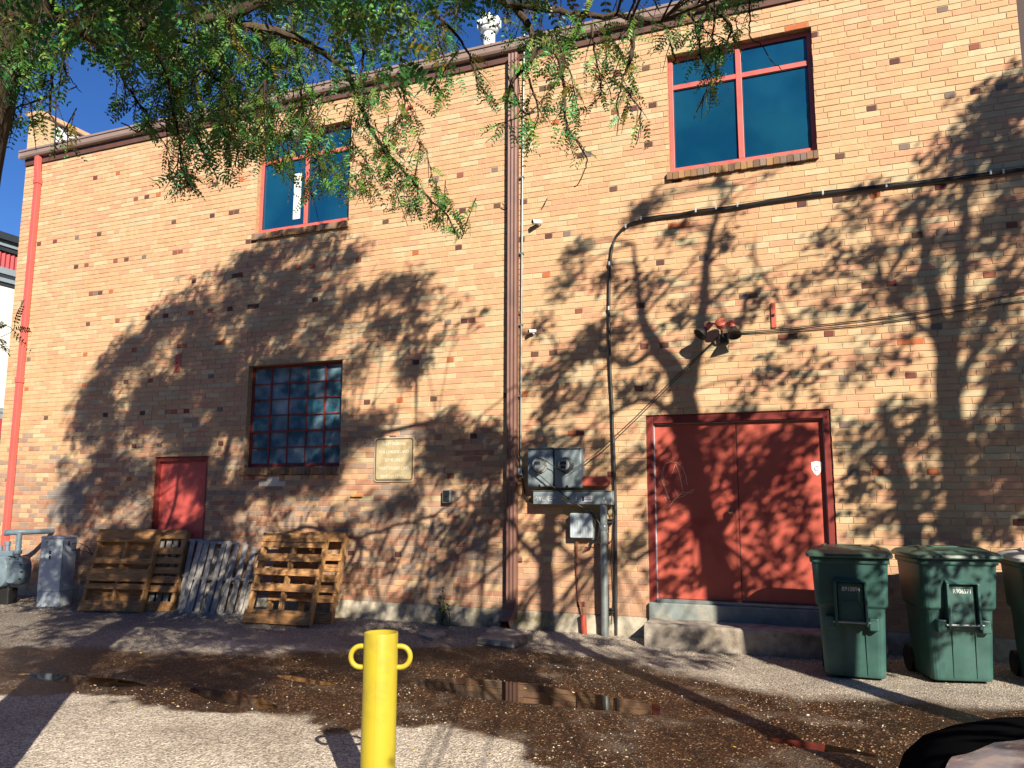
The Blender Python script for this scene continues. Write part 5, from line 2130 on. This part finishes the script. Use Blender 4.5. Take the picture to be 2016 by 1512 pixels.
def crown_clump(c, n_twigs, R, ll=.03):
    for _ in range(n_twigs):
        d = Vector((random.gauss(0, 1), random.gauss(0, 1), random.gauss(0, .7)))
        d.normalize()
        p = c + d * R * random.random() ** .5
        if not leaf_ok(p):
            continue
        for _ in range(3):
            ld = Vector((random.uniform(-1, 1), random.uniform(-1, 1), random.uniform(-1, .2))).normalized()
            if leaf_ok(p + ld * .15):
                LV_.compound(p, ld, random.uniform(.11, .18), 6, ll * random.uniform(.9, 1.3), ll * .27, green())


def over_window(X, Z):
    """how leafy the crown is along the sun ray that ends at wall point X, Z"""
    return float(vnoise(np.array([X * 1.0]), np.array([Z * 1.0]), 61, 3, 1.9)[0])


FLECK = [(*wp(u, v), r * .0092) for u, v, r in ((778, 905, 48), (690, 955, 36), (560, 1000, 30), (350, 965, 42), (250, 1000, 30), (170, 900, 34), (235, 765, 30), (390, 800, 30), (605, 640, 26), (705, 640, 30), (760, 700, 26), (825, 790, 40), (900, 770, 30), (440, 880, 30), (850, 1010, 34), (480, 720, 26), (330, 690, 26), (640, 1000, 26), (300, 880, 26))]
OCC = {}
for q_ in LV_.P[::5]:
    k_ = (round((q_.x + SUN_A * q_.y) / .22), round((q_.z + SUN_B * q_.y) / .22))
    OCC[k_] = OCC.get(k_, 0) + 1
cnt = 0
tries = 0
while cnt < 900 and tries < 30000:
    tries += 1
    X = random.uniform(-13.2, -3.8)
    Z = random.uniform(-3.0, 6.3)
    D = random.uniform(3.6, 10.5)
    if Z > 0.9:
        if not inpoly(X, Z, SHW):
            continue
    else:
        lim = -2.35 if X > -8.2 else -3.2
        if Z < lim or X > -4.2 + .4 * Z or X < -13 - .5 * Z:
            continue
    if over_window(X, Z) < .39:
        continue
    if any((X - fx_) ** 2 + (Z - fz_) ** 2 < (fr_r + .06) ** 2 for fx_, fz_, fr_r in FLECK):
        continue
    if OCC.get((round(X / .22), round(Z / .22)), 0) > 4:
        continue
    c = Vector((X + SUN_A * D, -D, Z + SUN_B * D))
    if c.z < 3.4 or (c - Vector((-3.2, -6.8, 6.2))).length > 6.2:
        continue
    uu, vv, zz = to_px(tuple(c))
    if zz > .3 and -60 < uu < 2080 and -60 < vv < 1580 and not inpoly(float(uu), float(vv), VIS):
        continue
    if zz > .3 and -60 < uu < 2080 and vv > 0:
        continue
    crown_clump(c, 20, random.uniform(.16, .40))
    # a branchlet from the nearest limb so the clump is carried
    best = min((q for P in (L1, L3, L4, L5, L6) for q in P), key=lambda q: (q - c).length)
    midp = best.lerp(c, .5) + Vector((0, 0, .15))
    path = smooth_path([best, midp, c], 3)
    if all(leaf_ok(q) for q in path):
        twig.tube(path, [.008, .007, .006, .006, .005, .004, .003][:len(path)], 4, cap=False)
    cnt += 1
tr_o = wood.build('trunk', M_BARK, lt_, smooth=True)
twig.build('twigs', M_BARK, lt_, smooth=True)
LV_.build('crown', lt_)


def off_frame(p):
    u, v, z = to_px(tuple(p))
    return z < .3 or u < -30 or u > 2046 or v < -30 or v > 1540


# --- the trees across the lane whose shadows fall on the wall
def shadow_tree(label, D, limbs, clumps, loose, name='street_tree', seed=1, pdepth=1.2, leafy=3.5):
    """limbs: lists of (u, v, radius) where the limb's shadow meets the wall; the tree stands D metres in front of the wall"""
    random.seed(seed)
    t = thing(name, label, 'tree', (0, 0, 0), group='trees across the lane')
    w = MB()
    lv = Leaves()
    allp = []

    def at(u, v, d):
        X, Z = wp(u, v)
        return Vector((X + SUN_A * d, -d, Z + SUN_B * d))
    for i, lb in enumerate(limbs):
        dd = D + (0 if i == 0 else random.uniform(-.6, .6))
        P = [at(u, v, D + (dd - D) * k / max(1, len(lb) - 1)) for k, (u, v, r) in enumerate(lb)]
        R = [r for _, _, r in lb]
        if i == 0:
            P = [Vector((P[0].x, P[0].y, -.1)), Vector((P[0].x, P[0].y, P[0].z * .5))] + P
            R = [R[0] * 1.35, R[0] * 1.1] + R
        PP = smooth_path(P, 4)
        RR = np.interp(np.linspace(0, 1, len(PP)), np.linspace(0, 1, len(R)), R)
        w.tube(wiggle(PP, .012), list(RR), 9)
        allp += PP[-10:]
        if i > 0:
            for q in PP[2:]:
                for _ in range(2):
                    d = Vector((random.uniform(-1, 1), random.uniform(-1, 1), random.uniform(-.3, 1))).normalized()
                    L = random.uniform(.25, .7)
                    e = q + d * L
                    w.tube([q, q.lerp(e, .5) + Vector((0, 0, .03)), e], [.012, .008, .004], 4, cap=False)
                    for _ in range(loose):
                        lv.simple(q.lerp(e, random.uniform(.4, 1.1)), Vector((random.uniform(-1, 1), random.uniform(-1, 1), random.uniform(-1, .3))).normalized(), random.uniform(.06, .11), random.uniform(.018, .03), green())
    for (u, v, r, n_) in clumps:
        c = at(u, v, D + random.uniform(-pdepth, pdepth) + (4.2 if v > 1600 else 2.3 if v > 1200 and u < 1420 else 0))
        if not off_frame(c):
            continue
        near = min(allp, key=lambda q: (q - c).length)
        w.tube(smooth_path([near, near.lerp(c, .5) + Vector((0, 0, .1)), c], 3), [.02, .018, .015, .013, .011, .009, .007], 5, cap=False)
        for _ in range(int(n_ * leafy)):
            d = Vector((random.gauss(0, 1), random.gauss(0, 1), random.gauss(0, 1))).normalized()
            p = c + d * r * 1.2 * random.random() ** .6
            if not off_frame(p):
                continue
            lv.simple(p, Vector((random.uniform(-1, 1), random.uniform(-1, 1), random.uniform(-1, .3))).normalized(), random.uniform(.07, .13), random.uniform(.022, .036), green())
    w.build('trunk', M_BARK, t, smooth=True)
    lv.build('crown', t, hexa=False)
    return t


shadow_tree('forked street tree behind the camera shading the red double door', 6.2, [
    [(1432, 1195, 0.139), (1418, 1100, 0.131), (1392, 1000, 0.123), (1362, 860, 0.115), (1345, 780, 0.107), (1322, 725, 0.090), (1292, 685, 0.074), (1265, 625, 0.049), (1255, 560, 0.033), (1246, 480, 0.016)],
    [(1350, 800, 0.082), (1372, 700, 0.070), (1384, 610, 0.061), (1390, 540, 0.049), (1396, 480, 0.041), (1412, 420, 0.029), (1450, 365, 0.012)],
    [(1420, 1100, 0.057), (1370, 990, 0.041), (1320, 920, 0.029), (1290, 880, 0.012)],
    [(1410, 1060, 0.066), (1455, 990, 0.057), (1510, 920, 0.045), (1550, 870, 0.033), (1600, 830, 0.016)],
    [(1290, 685, 0.041), (1240, 720, 0.033), (1180, 700, 0.025), (1110, 720, 0.012)],
    [(1362, 860, 0.041), (1290, 790, 0.033), (1230, 800, 0.025), (1150, 850, 0.012)],
    [(1384, 610, 0.029), (1440, 560, 0.021), (1500, 540, 0.012)]],
    [(1140, 490, .18, 26), (1190, 545, .16, 22), (1255, 420, .16, 26), (1290, 395, .14, 20), (1330, 450, .15, 18), (1180, 660, .22, 50), (1130, 690, .2, 40), (1100, 760, .2, 34), (1080, 800, .18, 30), (1150, 780, .2, 30), (1230, 650, .2, 24), (1060, 640, .16, 18),
     (1480, 600, .2, 22), (1440, 640, .2, 22), (1560, 650, .18, 18), (1500, 740, .25, 30), (1580, 740, .22, 30), (1330, 950, .25, 50), (1480, 930, .28, 60), (1560, 960, .22, 36), (1600, 850, .24, 40), (1300, 1000, .2, 24), (1520, 1090, .24, 34), (1390, 890, .25, 50), (1590, 1060, .18, 24), (1500, 1240, .2, 22), (1560, 1300, .2, 26), (1620, 1250, .2, 22), (1600, 1370, .22, 26), (1680, 1330, .2, 22), (1700, 1230, .18, 18), (1460, 1340, .2, 22), (1300, 1290, .2, 26), (1220, 1330, .2, 26), (1150, 1300, .2, 24), (1060, 1290, .2, 26), (980, 1310, .25, 40), (900, 1290, .25, 40), (1450, 820, .2, 26), (1240, 920, .2, 26), (1340, 1060, .2, 26), (1310, 1140, .2, 26), (1370, 1130, .18, 18), (1480, 1140, .2, 24), (1550, 1150, .22, 30), (1500, 1010, .22, 30), (1560, 900, .22, 36), (1300, 900, .2, 30), (1450, 900, .22, 36), (1580, 1000, .2, 24), (1400, 840, .2, 30), (1530, 850, .2, 26), (1110, 560, .2, 26), (1060, 740, .2, 26), (1240, 560, .2, 24), (1290, 560, .16, 16), (1340, 620, .16, 16), (1420, 480, .16, 16), (1170, 880, .2, 24), (1250, 760, .2, 26),
     (1060, 860, .2, 26), (1180, 950, .2, 30), (1080, 1060, .2, 30), (1130, 1000, .2, 24), (1240, 1080, .2, 30), (950, 860, .2, 26), (920, 930, .22, 30), (960, 1000, .2, 26), (870, 880, .2, 24)], 2, seed=21)
shadow_tree('tall street tree behind the camera shading the wall above the bins', 6.6, [
    [(1892, 1075, 0.115), (1884, 960, 0.108), (1872, 850, 0.108), (1866, 740, 0.101), (1858, 670, 0.086), (1842, 610, 0.072), (1826, 540, 0.058), (1816, 470, 0.043), (1800, 400, 0.022)],
    [(1868, 720, 0.072), (1884, 620, 0.065), (1892, 520, 0.054), (1898, 430, 0.043), (1905, 340, 0.029), (1930, 260, 0.014)],
    [(1870, 800, 0.050), (1920, 690, 0.043), (1965, 590, 0.032), (2000, 500, 0.025), (2040, 430, 0.014)],
    [(1880, 900, 0.036), (1930, 800, 0.029), (1980, 700, 0.022), (2030, 640, 0.014)],
    [(1858, 680, 0.036), (1790, 620, 0.025), (1740, 560, 0.014)],
    [(1892, 520, 0.029), (1950, 430, 0.022), (1990, 360, 0.014)]],
    [(1960, 200, .3, 90), (2000, 180, .3, 90), (1990, 260, .3, 90), (1940, 250, .25, 60), (1900, 310, .22, 40), (1970, 330, .28, 70), (2010, 400, .3, 70), (1880, 380, .2, 30), (1820, 400, .2, 26), (1780, 420, .2, 26), (1850, 300, .2, 24), (1700, 380, .18, 22), (1680, 430, .18, 20), (1740, 480, .2, 22), (1650, 510, .2, 22), (1610, 470, .15, 14), (1930, 470, .25, 40),
     (1990, 560, .25, 60), (2030, 300, .3, 90), (2050, 700, .35, 110), (2040, 950, .35, 110), (1960, 1040, .25, 60), (1880, 980, .2, 40), (1700, 500, .16, 18), (1580, 560, .16, 18), (1800, 560, .2, 30), (1850, 480, .2, 30), (1940, 640, .25, 50), (1980, 470, .25, 50), (1760, 560, .2, 26), (1700, 600, .2, 22), (1620, 600, .16, 16), (1990, 740, .3, 80), (2010, 830, .35, 110), (1980, 880, .3, 80), (1940, 920, .28, 60), (1990, 960, .3, 70), (1840, 880, .25, 36), (1930, 1010, .25, 50), (1760, 700, .2, 20), (1690, 720, .22, 24)], 3, seed=34, pdepth=1.5, leafy=3.0)
shadow_tree('slim street tree behind the camera with its top near the bins', 5.7, [
    [(1800, 1080, .09), (1790, 1040, .085), (1778, 970, .08), (1764, 900, .07), (1752, 850, .05), (1738, 800, .03)],
    [(1778, 970, .04), (1740, 930, .03), (1700, 900, .015)], [(1764, 900, .04), (1800, 850, .03), (1830, 800, .02)], [(1790, 1040, .04), (1840, 970, .03), (1880, 930, .02)]],
    [(1720, 880, .2, 30), (1760, 810, .18, 20), (1690, 960, .22, 34), (1830, 960, .22, 34), (1730, 1020, .22, 34), (1820, 830, .16, 18), (1680, 860, .18, 20), (1850, 1050, .22, 34)], 3, seed=55)
shadow_tree('thin street tree behind the camera shading the meters', 6.5, [
    [(1078, 1225, .09), (1074, 1120, .085), (1078, 1040, .08), (1086, 960, .06), (1075, 880, .045), (1060, 820, .02)],
    [(1078, 1040, .04), (1120, 980, .03), (1160, 930, .02)], [(1074, 1120, .04), (1020, 1060, .03), (970, 1010, .02)], [(1078, 1060, .035), (1140, 1100, .02), (1200, 1080, .015)]],
    [(1040, 920, .22, 40), (980, 900, .22, 36), (1100, 880, .2, 30), (1000, 980, .2, 36), (950, 1060, .22, 40), (900, 1030, .22, 40), (1160, 1020, .18, 24), (880, 1100, .2, 30), (1000, 1230, .3, 50), (900, 1250, .3, 60), (820, 1270, .3, 60), (760, 1330, .3, 60), (860, 1340, .3, 60), (960, 1360, .3, 50), (1060, 1340, .25, 40), (1100, 1400, .25, 40), (980, 1430, .25, 40), (700, 1250, .3, 50), (640, 1300, .3, 50), (1180, 1400, .2, 30), (1260, 1390, .2, 30), (1330, 1340, .2, 26), (880, 1460, .22, 30), (600, 1860, .3, 60), (540, 1890, .3, 50), (640, 1870, .22, 22), (720, 1890, .2, 20), (790, 1850, .22, 22), (850, 1880, .2, 18), (560, 1840, .16, 12)], 3, seed=77)
